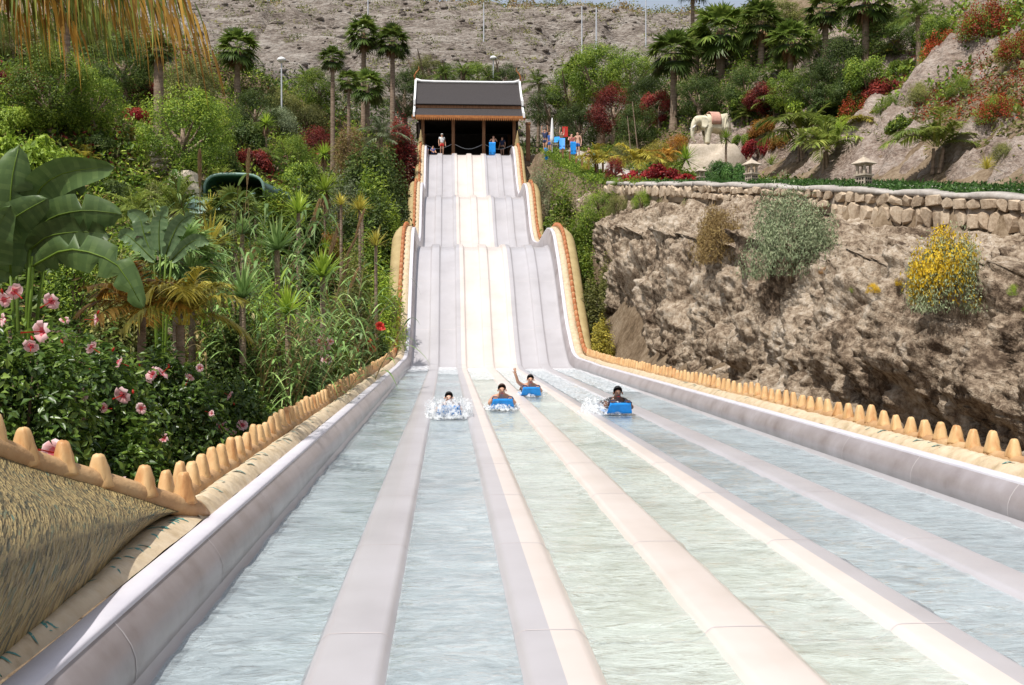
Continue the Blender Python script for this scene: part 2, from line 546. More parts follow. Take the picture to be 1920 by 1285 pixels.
M['roof'] = mat_noise('grey_roof_tile', [(0.3, (0.026, 0.022, 0.022)), (0.55, (0.042, 0.036, 0.036)), (0.8, (0.062, 0.053, 0.052))], scale=5.0, stretch=(3, 1, 6), rough=0.75, bump=0.8, bscale=12, coords='World')
M['fascia'] = mat_noise('orange_fascia', [(0.3, (0.30, 0.105, 0.03)), (0.7, (0.46, 0.19, 0.06))], scale=6, rough=0.55, bump=0.2)
M['white'] = mat_plain('white_paint', (0.74, 0.74, 0.74), rough=0.5, var=0.06)
M['green_frp'] = mat_plain('green_tube_glassfibre', (0.03, 0.085, 0.05), rough=0.3)
M['pale_green'] = mat_plain('pale_green_glassfibre', (0.20, 0.31, 0.26), rough=0.35)
M['blue_mat'] = mat_plain('blue_foam_mat', (0.012, 0.26, 0.74), rough=0.45, var=0.2)
M['steel'] = mat_plain('galvanised_pole', (0.50, 0.52, 0.55), rough=0.45)
M['red_paint'] = mat_plain('red_paint', (0.55, 0.03, 0.02), rough=0.5)
M['elephant'] = mat_noise('ivory_concrete', [(0.25, (0.50, 0.44, 0.30)), (0.5, (0.66, 0.60, 0.45)), (0.8, (0.74, 0.69, 0.55))], scale=2.5, rough=0.7, bump=0.3)
M['saddle'] = mat_noise('faded_pink_cloth', [(0.3, (0.46, 0.22, 0.17)), (0.7, (0.58, 0.36, 0.28))], scale=5, rough=0.8, bump=0.2)

# foliage
M['hibiscus'] = mat_leaf('hibiscus_leaf', (0.018, 0.038, 0.008), (0.044, 0.082, 0.014), (0.13, 0.19, 0.030), rough=0.35, spec=0.5, var=0.15)
M['green'] = mat_leaf('mid_green_leaf', (0.034, 0.064, 0.009), (0.090, 0.142, 0.017), (0.23, 0.28, 0.035))
M['dark'] = mat_leaf('dark_green_leaf', (0.018, 0.033, 0.008), (0.042, 0.068, 0.014), (0.10, 0.13, 0.030))
M['lime'] = mat_leaf('lime_leaf', (0.075, 0.12, 0.014), (0.16, 0.23, 0.026), (0.31, 0.37, 0.05))
M['olive'] = mat_leaf('olive_leaf', (0.050, 0.058, 0.018), (0.105, 0.115, 0.032), (0.21, 0.20, 0.06))
M['grey_green'] = mat_leaf('grey_green_leaf', (0.080, 0.105, 0.052), (0.155, 0.190, 0.100), (0.28, 0.315, 0.18), trans=0.15, gain=1.4)
M['red'] = mat_leaf('dark_red_leaf', (0.05, 0.010, 0.010), (0.13, 0.020, 0.018), (0.26, 0.045, 0.025))
M['crimson'] = mat_leaf('crimson_leaf', (0.14, 0.010, 0.014), (0.29, 0.018, 0.022), (0.46, 0.06, 0.05), gain=1.0)
M['scarlet'] = mat_leaf('scarlet_flower', (0.16, 0.03, 0.012), (0.36, 0.05, 0.015), (0.50, 0.12, 0.03), gain=1.0)
M['orange_leaf'] = mat_leaf('orange_leaf', (0.18, 0.07, 0.012), (0.36, 0.15, 0.020), (0.52, 0.27, 0.04), gain=1.0)
M['dry'] = mat_leaf('dry_brown_leaf', (0.085, 0.055, 0.022), (0.19, 0.13, 0.052), (0.33, 0.25, 0.10))
M['straw'] = mat_leaf('straw_leaf', (0.15, 0.11, 0.05), (0.31, 0.23, 0.10), (0.52, 0.42, 0.21))
M['yellow_fl'] = mat_leaf('yellow_blossom', (0.42, 0.25, 0.012), (0.60, 0.41, 0.02), (0.72, 0.55, 0.05), gain=1.0)
M['palm'] = mat_leaf('palm_leaf', (0.026, 0.046, 0.010), (0.066, 0.100, 0.018), (0.17, 0.20, 0.045), rough=0.4)
M['palm_gold'] = mat_leaf('gold_palm_leaf', (0.10, 0.085, 0.016), (0.21, 0.19, 0.03), (0.38, 0.31, 0.055))
M['palm_olive'] = mat_leaf('olive_palm_leaf', (0.050, 0.070, 0.014), (0.11, 0.145, 0.026), (0.24, 0.26, 0.06))
M['palm_dead'] = mat_leaf('dead_palm_leaf', (0.13, 0.065, 0.030), (0.25, 0.135, 0.065), (0.38, 0.24, 0.13), trans=0.15, gain=1.0)
M['bronze_frond'] = mat_leaf('bronze_frond', (0.075, 0.040, 0.010), (0.25, 0.135, 0.022), (0.44, 0.27, 0.055))
M['reed'] = mat_leaf('reed_leaf', (0.045, 0.080, 0.022), (0.115, 0.185, 0.055), (0.27, 0.34, 0.12), trans=0.25)
M['banana'] = mat_leaf('broad_leaf', (0.028, 0.052, 0.016), (0.054, 0.092, 0.026), (0.11, 0.16, 0.05), rough=0.42, spec=0.35, trans=0.22, var=0.3, gain=1.35)
M['cover'] = mat_leaf('succulent_cover', (0.016, 0.045, 0.010), (0.036, 0.085, 0.018), (0.085, 0.155, 0.035))
M['pale_paddle'] = mat_leaf('pale_broad_leaf', (0.07, 0.115, 0.055), (0.12, 0.19, 0.085), (0.21, 0.28, 0.14), rough=0.4, trans=0.25, var=0.2, gain=1.3)
M['plume'] = mat_leaf('reed_plume', (0.27, 0.16, 0.07), (0.40, 0.26, 0.13), (0.54, 0.40, 0.24), trans=0.25, gain=1.0)
M['pink'] = mat_leaf('pink_petal', (0.66, 0.13, 0.17), (0.78, 0.44, 0.44), (0.82, 0.62, 0.62), trans=0.35, var=0.1, gain=1.0)
M['red_petal'] = mat_leaf('red_petal', (0.50, 0.02, 0.02), (0.62, 0.035, 0.03), (0.70, 0.08, 0.05), trans=0.3, var=0.1, gain=1.0)
M['bud'] = mat_leaf('red_bud', (0.45, 0.03, 0.015), (0.60, 0.06, 0.03), (0.66, 0.12, 0.06), var=0.1, gain=1.0)

# ------------------------------------------------------------------ terrain
def pchip(xs, ys):
    xs = np.array(xs, float); ys = np.array(ys, float)
    h = np.diff(xs); d = np.diff(ys) / h
    m = np.zeros(len(xs))
    for i in range(1, len(xs) - 1):
        if d[i - 1] * d[i] > 0:
            w1 = 2 * h[i] + h[i - 1]; w2 = h[i] + 2 * h[i - 1]
            m[i] = (w1 + w2) / (w1 / d[i - 1] + w2 / d[i])
    m[0] = d[0]; m[-1] = d[-1]

    def f(x):
        x = np.clip(np.asarray(x, float), xs[0], xs[-1])
        i = np.clip(np.searchsorted(xs, x) - 1, 0, len(xs) - 2)
        t = (x - xs[i]) / h[i]
        return (ys[i] * (1 + 2 * t) * (1 - t) ** 2 + m[i] * h[i] * t * (1 - t) ** 2 + ys[i + 1] * t * t * (3 - 2 * t) + m[i + 1] * h[i] * t * t * (t - 1))
    return f


PROF = pchip([-5, 40.6, 42, 43.8, 48.1, 50.0, 51.2, 53, 57, 61, 63, 66.9, 68.2, 70, 73, 75, 80.4, 81.4, 84],
             [0, 0, .10, 1.03, 4.32, 5.30, 5.50, 5.56, 5.62, 6.0, 6.75, 9.60, 9.88, 9.95, 10.05, 10.8, 14.45, 14.6, 14.6])
VAL = pchip([-30, 38, 44, 52, 60, 68, 76, 82, 84.5, 95, 120], [-.0, 0, .5, 4.4, 5.2, 8.5, 10.3, 13.5, 15.0, 15.4, 15.8])
TERR = pchip([-30, 10, 25, 40, 47, 52, 62, 75, 82, 100], [0.4, 2.6, 4.75, 7.0, 7.9, 8.6, 10.6, 13.6, 15.0, 16.0])
XE = lambda Y: np.interp(Y, [0, 14, 22, 25.7, 32, 36, 41, 47, 55, 75, 84], [16.5, 16.2, 15.0, 13.9, 11.9, 10.6, 9.5, 8.6, 7.4, 6.9, 6.9])
X1 = lambda Y: np.interp(Y, [0, 20, 40, 60, 72, 84, 100], [18.5, 18.0, 17.3, 17.2, 13.2, 12.0, 12.0])
BACK = pchip([86, 96, 110, 150, 205, 215, 240, 500], [0, 1.0, 6.5, 23.5, 46.5, 48.6, 49.5, 54])


def sstep(a, b, x):
    t = np.clip((np.asarray(x, float) - a) / (b - a), 0, 1)
    return t * t * (3 - 2 * t)


def ground(X, Y):
    X = np.asarray(X, float); Y = np.asarray(Y, float)
    zc = VAL(Y) - 0.6 * (1 - sstep(81, 83.5, Y))
    dl = np.maximum(0, -X - 2.9)
    k = np.interp(Y, [0, 12, 30, 60, 90], [0.28, 0.32, 0.5, 0.55, 0.5])
    fade = 1 - sstep(88, 140, Y)
    rise = np.where(dl < 16, dl, 16 + (dl - 16) * 0.6) * k * fade
    xe = XE(Y); x1 = X1(Y)
    t = np.clip((X - 6.5) / np.maximum(xe - 6.5, 0.4), 0, 1)
    zt = TERR(np.minimum(Y, 100))
    zr = zc + (zt - 1.35 - zc) * t * .97
    zr = np.where(Y < 50, np.where(X > xe - .15, zt, zr), zc + (zt - zc) * t)
    up = np.maximum(0, X - x1)
    zr = zr + np.where(up < 16, up, 16 + (up - 16) * .4) * 0.92 * fade
    z = np.where(X < 6.5, zc + rise, zr)
    return z + BACK(np.maximum(Y, 86)) - (X - 2) * 0.022 * sstep(100, 200, Y)


def gz(x, y):
    return float(ground(np.array([x]), np.array([y]))[0])


def sheet(name, xs, ys, zf, mat, kind='structure'):
    Xg, Yg = np.meshgrid(xs, ys)
    P = np.stack([Xg, Yg, zf(Xg, Yg)], -1)
    o = link(name, grid_mesh(name, P), mat)
    tag(o, kind=kind)
    return o


xs = np.concatenate([np.linspace(-160, -45, 24)[:-1], np.linspace(-45, -3, 100)[:-1], np.linspace(-3, 6.4, 12)[:-1], np.linspace(6.4, 45, 90)[:-1], np.linspace(45, 160, 24)])
ys = np.concatenate([np.linspace(-40, 0, 20)[:-1], np.linspace(0, 97, 190)])
sheet('ground', xs, ys, lambda X, Y: ground(X, Y) + np.where((X < -3) | (X > 6.5), 0.10 * fbm(X * .7, Y * .7), 0) - 0.03, M['ground'])
xs = np.concatenate([np.linspace(-900, -110, 20)[:-1], np.linspace(-110, 130, 260)[:-1], np.linspace(130, 900, 20)])
ys = np.concatenate([np.linspace(92, 225, 240)[:-1], np.linspace(225, 900, 14)])


def hill_z(X, Y):
    z = ground(X, Y)
    k = sstep(94, 112, Y)
    strata = np.sin((z * 1.15 + 1.3 * fbm(X * .05, Y * .05, 3.0, 3)) * 2.1)
    g = np.abs(fbm(X * .045, Y * .012, 8.0, 3))
    return z - 0.35 + k * (0.9 * fbm(X * .12, Y * .12, 1.0, 5, 0.6) + 0.55 * np.tanh(2.5 * strata) - 2.4 * np.exp(-g * g * 260) * sstep(240, 190, Y))


sheet('far_hill', xs, ys, hill_z, M['hill'])

# rock slope above the terrace on the right
xs = np.linspace(15.4, 34, 150); ys = np.linspace(16, 68, 250)


def slope_z(X, Y):
    n = fbm(X * .35, Y * .35, 2.0, 5, 0.58)
    d = np.abs(np.sin(X * 1.1 + Y * .55 + 1.6 * fbm(X * .22, Y * .22, 5.0, 3)))
    return ground(X, Y) - 0.3 + np.maximum(0, X - X1(Y)).clip(0, 1.2) / 1.2 * (0.45 + 0.75 * n + 0.6 * (d - .4) + 0.22 * fbm(X * 1.6, Y * 1.6, 4.0, 4, .6))


sheet('rock_slope', xs, ys, slope_z, M['pale_rock'])

# the cliff beside the run-out
YB = np.array([6, 16, 26, 36, 42, 46, 50, 56.])
_brow_x = lambda Y: np.interp(Y, [6, 16, 26, 36, 46, 52, 56], [8.9, 8.9, 8.75, 8.1, 7.4, 7.2, 7.1])
_brow_z = lambda Y: np.interp(Y, [6, 16, 26, 36, 46, 52, 56], [1.6, 2.35, 3.5, 4.6, 5.6, 6.6, 7.6])


def cliff():
    ny, nv = 560, 210
    Y = np.linspace(6, 56, ny)[:, None] * np.ones((1, nv))
    v = np.linspace(0, 1, nv)[None, :] * np.ones((ny, 1))
    bx = 6.75 + 0 * Y; bz = VAL(Y) - 0.75
    mx, mz = _brow_x(Y), _brow_z(Y)
    tx, tz = XE(Y) + 0.15, TERR(Y) - 0.72
    a = np.clip(v / 0.55, 0, 1); b = np.clip((v - 0.55) / 0.45, 0, 1)
    X = bx + (mx - bx) * (a ** 1.5) + (tx - mx) * b
    Z = bz + (mz - bz) * a ** 0.92 + (tz - mz) * (b ** 1.15)
    X = X + 0.55 * np.sin(math.pi * np.clip(a, 0, 1) * 0.8) * (0.55 + 0.45 * fbm(Y * .3, Y * 0 + 3.1, 0, 2)) * (b < .01)
    under = np.exp(-((a - .26) / .22) ** 2)
    fade = np.minimum(1, (1 - b) * 6)
    n1 = fbm(Y * .28, Z * .40, X * .3, 3)
    n2 = fbm(Y * 1.3, Z * 1.0, X * 1.3, 6, 0.66)
    n3 = 1 - np.abs(fbm(Y * .55, Z * .35, X * .5, 3)) * 2
    disp = (0.80 * n1 + 0.34 * n2 + 0.32 * n3 - 0.75 * under) * fade
    ang = np.clip(a * .6 + b * .9, 0, 1.2)
    X = X - disp * np.cos(ang) * .85
    Z = Z + disp * np.sin(ang) * .8 * (1 - .4 * b)
    Y2 = Y + 0.22 * fbm(Y * .8, Z * .8, X * .8 + 9, 4)
    o = link('cliff', grid_mesh('cliff', np.stack([X, Y2, Z], -1)), M['cliff'])
    tag(o, kind='structure')
    return np.stack([X, Y2, Z], -1)


CL = cliff()


def cliff_at(px, py):
    """Point of the cliff surface that the view ray through (px, py) meets first."""
    d = np.array((wp(px, py, 10.0) - EYE)[:])
    d = d / np.linalg.norm(d)
    Q = CL.reshape(-1, 3) - np.array(EYE[:])
    t = Q @ d
    off = np.linalg.norm(Q - t[:, None] * d, axis=1) / np.maximum(t, 1)
    ok = np.where(off < 0.006)[0]
    if len(ok) == 0:
        ok = np.array([np.argmin(off)])
    i = ok[np.argmin(t[ok])]
    return Vector(CL.reshape(-1, 3)[i])


# ------------------------------------------------------------------ the six-lane slide
HW = lambda Y: np.interp(Y, [0, 36, 41, 44, 48, 50.3, 52.6, 54.2, 57, 62, 66.5, 69.3, 70.8, 73, 79, 84], [.33, .33, .42, .52, .62, .76, .92, .80, .52, .52, .66, .92, .78, .56, .60, .60])
WL = lambda Y: np.interp(Y, [0, 38, 44, 90], [-1.5, -1.5, -1.38, -1.38])
WR = lambda Y: np.interp(Y, [0, 38, 44, 90], [5.0, 5.0, 4.8, 4.8])
DIV = [-0.51, 0.58, 1.67, 2.76, 3.86]
TOPX = lambda Y: 0.11 + 0.06 * (HW(Y) - .33)          # outward lean of the wall top
BANDW = lambda Y: np.interp(Y, [0, 36, 44, 50, 53, 57, 90], [.27, .27, .30, .27, .20, .24, .24])
Y0, Y1 = 1.2, 81.4
slide = empty('water_slide', (1.75, 40, 0), 'six-lane pale grey and cream racing slide with scaled serpent sides', 'water slide')
off = Vector(slide.location)


def part(name, me, mat, parent=None):
    """A mesh given in world coordinates as a part of the slide (or a piece of one of its parts)."""
    o = link(name, me, mat, slide if parent is None else parent)
    if parent is None:
        o.location = -off
    return o


def stations(a, b):
    return np.linspace(a, b, max(2, int(math.ceil((b - a) / (0.35 if b > 40 else 1.2))) + 1))


cuts = list(np.arange(Y0, 42, 2.4)) + list(np.arange(42.0, 81, 2.6)) + [Y1]


def lane_section(i, ys, dz=0.0):
    xa = WL(ys) if i == 0 else np.full(len(ys), DIV[i - 1])
    xb = WR(ys) if i == 5 else np.full(len(ys), DIV[i])
    P = []
    half = [(0.0, .014), (.135, .012), (.160, .006), (.180, -.008), (.205, -.034), (.235, -.056), (.28, -.07)]
    wallside = [(0.0, .03), (.02, -.02), (.05, -.05), (.09, -.065), (.14, -.07)]
    left = wallside if i == 0 else half
    right = wallside if i == 5 else half
    lift = .045 * sstep(40.2, 44, ys)                     # the dividers stand higher on the drops
    for x, z in left: P.append((xa + x, z + lift * (z > -.02 if left is half else 0)))
    P.append(((xa + xb) / 2, -.075))
    for x, z in right[::-1]: P.append((xb - x, z + lift * (z > -.02 if right is half else 0)))
    f = PROF(ys)
    return np.stack([np.stack([x, ys, f + z + dz], -1) for x, z in P], 1)


LANE_MAT = [M['frp_grey'], M['frp_grey'], M['frp_cream'], M['frp_cream'], M['frp_grey'], M['frp_grey']]
for i in range(6):
    V, F = [], []
    for c in cuts:                                        # pale sealed joints between the panels
        Q = lane_section(i, np.array([c - .008, c + .008]), .0016)
        F.append(grid_faces(2, Q.shape[1]) + sum(len(q) for q in V)); V.append(Q.reshape(-1, 3))
    st = np.concatenate([np.linspace(Y0, 40, 20)[:-1], np.linspace(40, Y1, 120)])
    lane = part('lane', grid_mesh('lane', lane_section(i, st, -0.03)), M['joint'])
    tag(part('joint_seal', mesh_np('joint_seal', np.concatenate(V), np.concatenate(F), True), M['joint'], lane), kind='stuff')
    for a, b in zip(cuts[:-1], cuts[1:]):
        j = 0.0 if i % 2 == 0 else 0.0
        P = lane_section(i, stations(a, b))
        part('lane_panel', grid_mesh('lane_panel', P), LANE_MAT[i], lane)


def side_x(s, ys, d):
    """X of a line d outside the wall top, s = -1 left, +1 right."""
    return (WL(ys) - TOPX(ys) - d) if s < 0 else (WR(ys) + TOPX(ys) + d)


def strip(s, ys, prof, dz=None):
    f = PROF(ys) + HW(ys)
    P = []
    for d, z in prof:
        d = d(ys) if callable(d) else d
        z = z(ys) if callable(z) else z
        P.append(np.stack([side_x(s, ys, d) + 0 * ys, ys, f + z], -1))
    P = np.stack(P, 1)
    return P[:, ::-1] if s < 0 else P


tooth_me = None


def make_tooth(seed):
    r = np.random.default_rng(seed)
    prof = [(-.02, .112, .072), (.0, .110, .071), (.03, .100, .065), (.07, .088, .058), (.11, .075, .052), (.15, .062, .045), (.185, .048, .037), (.203, .038, .030), (.211, .018, .015)]
    n = 14
    P = []
    lean = r.uniform(-.012, .012)
    for z, a, b in prof:
        ring = []
        for k in range(n):
            t = 2 * math.pi * k / n
            c, s_ = math.cos(t), math.sin(t)
            e = (abs(c) ** 3.4 + abs(s_) ** 3.4) ** (-1 / 3.4)
            g = 1 - 0.09 * (1 if k % 3 == 1 else 0) + r.uniform(-.05, .05)
            ring.append((b * c * e * g, a * s_ * e * g + lean * z / .2, z + r.uniform(-.003, .003)))
        P.append(ring)
    me = grid_mesh('tooth', np.array(P), closed=True, smooth=True, caps=True)
    me.materials.append(M['tooth'])
    return me


TOOTH = [make_tooth(k) for k in range(6)]
TEETH = {}
for s in (-1, 1):
    ya = 7.75 if s < 0 else Y0
    # wall: backing with its panels
    wst = np.concatenate([np.linspace(Y0, 38, 40)[:-1], np.linspace(38, Y1, 110)])

    def wall_pts(ys, inset):
        f = PROF(ys); h = HW(ys); b = WL(ys) if s < 0 else WR(ys); tp = TOPX(ys)
        P = []
        for k in (0, .08, .2, .4, .6, .8, .93, 1.0):
            x = tp * (k ** 2.2) + inset - 0.02 * math.sin(math.pi * k)
            P.append(np.stack([b + s * x, ys, f + 0.02 + (h - 0.02) * k], -1))
        P = np.stack(P, 1)
        return P if s < 0 else P[:, ::-1]
    wc = list(np.arange(Y0, 81, 2.0)) + [Y1]
    V, F = [], []
    for c in wc:
        Q = wall_pts(np.array([c - .006, c + .006]), -.0025)
        F.append(grid_faces(2, Q.shape[1]) + sum(len(q) for q in V)); V.append(Q.reshape(-1, 3))
    wall = part('side_wall', grid_mesh('side_wall', wall_pts(wst, 0.03)), M['joint'])
    tag(part('joint_seal', mesh_np('joint_seal', np.concatenate(V), np.concatenate(F), True), M['joint'], wall), kind='stuff')
    for a, b in zip(wc[:-1], wc[1:]):
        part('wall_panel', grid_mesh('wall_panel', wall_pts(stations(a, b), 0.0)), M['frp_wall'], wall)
    cap = part('wall_cap', grid_mesh('wall_cap', strip(s, wst, [(-.012, -.035), (-.014, .004), (-.004, .016), (.06, .02), (.125, .016), (.135, .004), (.137, -.04)])), M['frp_cap'])
    # cream band, bumpy like twisted rope
    bst = np.concatenate([np.arange(ya, 42, 0.045), np.arange(42, Y1, 0.12)])
    f = PROF(bst) + HW(bst)
    nb = 11
    P = []
    for q in range(nb):
        u = q / (nb - 1)
        d = 0.139 + BANDW(bst) * u
        xx = side_x(s, bst, 0) + s * d
        rope = (0.5 + 0.5 * np.sin((bst + 0.18 * u) * 2 * math.pi / 0.165 + 1.5 * fbm(bst * 1.7, bst * 0 + 2, 0, 2))) ** 0.6
        amp = 0.036 * sstep(46, 36, bst)
        z = f + 0.005 + 0.07 * np.sin(math.pi * min(1, u * 1.0)) ** 0.8 + amp * rope * math.sin(math.pi * u) + 0.012 * fbm(bst * 3, bst * 0 + u * 3, 0, 3)
        P.append(np.stack([xx, bst, z], -1))
    P = np.stack(P, 1)
    band = part('rim_band', grid_mesh('rim_band', P if s > 0 else P[:, ::-1]), M['band'])
    # painted dashes on the band
    V, F = [], []
    for yy in np.arange(ya + .3, 26, 0.165):
        if random.random() < .25: continue
        q0 = random.uniform(.15, .55); ln = random.uniform(.25, .5)
        ii = int((yy - ya) / 0.045)
        for q in range(4):
            u = q0 + ln * q / 3
            jq = min(nb - 1, u * (nb - 1)); j0 = int(jq)
            pz = P[ii, j0] * (1 - (jq - j0)) + P[ii, min(nb - 1, j0 + 1)] * (jq - j0)
            w = 0.014 * math.sin(math.pi * (0.12 + .76 * q / 3))
            base = np.array([pz[0], pz[1] - 0.03 * q, pz[2] + .006])
            V += [base + (0, -w, 0), base + (0, w, 0.0)]
            if q:
                o = len(V)
                F.append((o - 4, o - 2, o - 1, o - 3))
    mk = part('painted_dashes', mesh_np('painted_dashes', np.array(V), np.array(F)), M['teal'], band)
    tag(mk, kind='stuff')
    # ridge roll with teeth
    rst = np.concatenate([np.arange(ya, 42, 0.25), np.arange(42, Y1, 0.3)])
    rc_d = 0.139 + BANDW(rst) + 0.075
    fx = side_x(s, rst, 0) + s * rc_d
    fz = PROF(rst) + HW(rst) + 0.055
    wob = 0.015 * fbm(rst * 1.1, rst * 0 + 5, 0, 3)
    P = []
    for k in range(10):
        t = 2 * math.pi * k / 10
        P.append(np.stack([fx + 0.085 * math.cos(t), rst, fz + wob + 0.085 * math.sin(t)], -1))
    ridge = part('crest_ridge', grid_mesh('crest_ridge', np.stack(P, 1), closed=True, caps=True), M['ridge'])
    yy = ya + 0.35
    while yy < 41.5:
        k = np.argmin(abs(rst - yy))
        px_ = float(side_x(s, np.array([yy]), 0)[0] + s * (0.139 + BANDW(yy) + .075))
        pz_ = float(PROF(yy) + HW(yy) + 0.115 + wob[k])
        t = link('tooth', random.choice(TOOTH), None, ridge, loc=(px_, yy, pz_), rot=(random.uniform(-.05, .05), random.uniform(-.06, .06), random.uniform(-.12, .12)),
                 scale=(random.uniform(.9, 1.1), random.uniform(.86, 1.04), random.uniform(.84, 1.08)))
        yy += random.uniform(0.375, 0.415)
    # on the drops the teeth are only a dotted line
    V, F = [], []
    yy = 41.6
    while yy < Y1 - .3:
        slope = float(PROF(yy + .2) - PROF(yy - .2)) / .4
        px_ = float(side_x(s, np.array([yy]), 0)[0] + s * (0.139 + BANDW(yy) + .06))
        pz_ = float(PROF(yy) + HW(yy) + 0.12)
        o = len(V)
        dy = 0.085 / math.sqrt(1 + slope ** 2)
        for zz, k in ((0, 1.0), (.10, .8), (.16, .35)):
            for a_, b_ in ((-1, -1), (1, -1), (1, 1), (-1, 1)):
                V.append((px_ + a_ * .085 * k, yy + b_ * dy * k, pz_ + zz + b_ * dy * k * slope))
        for r_ in range(2):
            for k in range(4):
                F.append((o + r_ * 4 + k, o + r_ * 4 + (k + 1) % 4, o + r_ * 4 + 4 + (k + 1) % 4, o + r_ * 4 + 4 + k))
        F.append((o + 8, o + 9, o + 10, o + 11))
        yy += 0.40 / math.sqrt(1 + slope ** 2)
    tr = part('tooth_row', mesh_np('tooth_row', np.array(V), np.array(F)), M['tooth_row'], ridge)
    tag(tr, kind='stuff')
    # outer serpent body
    sst = np.concatenate([np.arange(max(ya, 8.0), 36, 1.0), np.arange(36, Y1 + .1, 0.3)])
    rb = np.interp(sst, [0, 34, 40, 44, 49.5, 51.2, 53, 57, 62, 66.5, 68.5, 71, 76, 81.5], [.10, .12, .22, .46, .52, .36, .16, .2, .34, .44, .36, .2, .32, .28])
    f = PROF(sst) + HW(sst)
    x0 = side_x(s, sst, 0) + s * (0.139 + BANDW(sst) + 0.10)
    P = []
    for u, z in ((0, .05), (.2, .09), (.5, .07), (.78, -.03), (.95, -.22), (1.0, -.5), (.98, -.9), (.9, -1.5), (.8, -2.4), (.7, -3.2)):
        P.append(np.stack([x0 + s * rb * u, sst, f + z + .02 * fbm(sst * .8, sst * 0 + u * 2, 0, 2)], -1))
    P = np.stack(P, 1)
    part('serpent_body', grid_mesh('serpent_body', P if s > 0 else P[:, ::-1]), M['body'])
    # gilded finial at the head of each side
    fin = MB().lathe([(.20, 0), (.24, .12), (.19, .3), (.22, .42), (.15, .6), (.17, .7), (.10, .85), (.12, .92), (.05, 1.15), (.01, 1.4)], n=12)
    fo = fin.build('finial', M['body'], slide, smooth=True)
    fo.location = Vector((float(side_x(s, np.array([Y1]), 0)[0]) + s * .45, Y1 - .1, float(PROF(Y1) + .45))) - off

# foreground left: the ridge swings up and away over a swelling serpent body
rp = [wp(392, 965, 8.2) + Vector((0, 0, -.06)), wp(368, 957, 7.85), wp(330, 948, 7.65), wp(270, 930, 7.4), wp(187, 905, 7.1), wp(120, 886, 6.9), wp(50, 864, 6.65), wp(0, 846, 6.45), wp(-120, 800, 6.0), wp(-300, 740, 5.5), wp(-520, 700, 5.0)]
low = [(-2.06, 7.85), (-2.05, 7.5), (-2.02, 7.0), (-1.97, 6.4), (-1.92, 5.9), (-1.88, 5.3), (-1.85, 4.7), (-1.83, 4.2), (-1.82, 3.4), (-1.82, 2.4), (-1.82, 1.2)]
tt = np.linspace(0, 1, 41)
rp_a = np.array([p[:] for p in rp]); lo_a = np.array([(x, y, .37) for x, y in low])
kk = np.linspace(0, 1, len(rp))
U = np.stack([pchip(kk, rp_a[:, c])(tt) for c in range(3)], -1)
Lw = np.stack([pchip(kk, lo_a[:, c])(tt) for c in range(3)], -1)
nv = 26
P = np.zeros((41, nv, 3)); UVs = np.zeros((41, nv, 2))
for q in range(nv):
    v = q / (nv - 1)
    P[:, q] = U * (1 - v) + Lw * v
    bul = math.sin(math.pi * min(1, v * 1.0)) ** 0.75
    span = np.linalg.norm(U - Lw, axis=1)
    P[:, q, 2] += 0.16 * span * bul * v
    P[:, q, 0] += 0.17 * span * bul * v ** .7
    P[:, q, 1] -= 0.05 * span * bul
    UVs[:, q, 0] = np.cumsum(np.r_[0, np.linalg.norm(np.diff(U * .5 + Lw * .5, axis=0), axis=1)]); UVs[:, q, 1] = v * span
P[:, -1, 2] -= 0.06
me = grid_mesh('serpent_body', P)
uvl = me.uv_layers.new(name='UVMap')
li = np.zeros(len(me.loops), np.int32)
me.loops.foreach_get('vertex_index', li)
uvl.data.foreach_set('uv', UVs.reshape(-1, 2)[li].astype(np.float32).reshape(-1))
fb = part('serpent_body', me, M['scales'])
tag(fb, label='swelling brown and teal scaled serpent body beside the run-out')
mb = MB()
mb.tube([Vector(p) for p in U[::2]], [0.03, 0.06, 0.072] + [0.078] * 18, n=10)
ridge2 = part('crest_ridge', mb.mesh('crest_ridge', True), M['ridge'])
for tx, ty, tY in ((345, 938, 7.72), (270, 926, 7.4), (187, 908, 7.1), (120, 884, 6.9), (47, 866, 6.64), (-12, 842, 6.42), (-80, 815, 6.1)):
    p = wp(tx, ty, tY)
    link('tooth', random.choice(TOOTH), None, ridge2, loc=p, rot=(random.uniform(-.05, .05), random.uniform(-.1, .05), R(62) + random.uniform(-.2, .2)), scale=(.95, .80, random.uniform(.9, 1.05)))
# the flat cream band in front of that body
nq = 9
cap_out = np.array([(float(side_x(-1, np.array([y]), 0)[0]) - .139, y, .345) for y in Lw[:, 1]])
P = np.zeros((41, nq, 3))
for q in range(nq):
    v = q / (nq - 1)
    P[:, q] = (Lw + np.array([-0.03, 0, .0])) * (1 - v) + cap_out * v
    P[:, q, 2] += 0.045 * math.sin(math.pi * v) + 0.006 * fbm(Lw[:, 1] * 3, Lw[:, 1] * 0 + v * 3)
b2 = part('rim_band', grid_mesh('rim_band', P), M['band'])
V, F = [], []
for k in range(56):
    i = random.uniform(1, 38); v0 = random.uniform(.15, .8)
    ii = int(i); c = P[ii, int(v0 * (nq - 1))] * (1 - (i - ii)) + P[ii + 1, int(v0 * (nq - 1))] * (i - ii)
    a = random.uniform(-.5, .4); ln = random.uniform(.045, .085); bow = random.uniform(-.02, .02)
    for q in range(6):
        t = q / 5 - .5
        p = np.array([c[0] + math.cos(a) * ln * t * 2 * .6, c[1] + math.sin(a) * ln * t * 2 + bow * (1 - 4 * t * t), c[2] + .012])
        w = .013 * max(.12, math.cos(math.pi * t) ** .7)
        V += [p + (0, -w, 0), p + (0, w, 0)]
        if q:
            o = len(V); F.append((o - 4, o - 2, o - 1, o - 3))
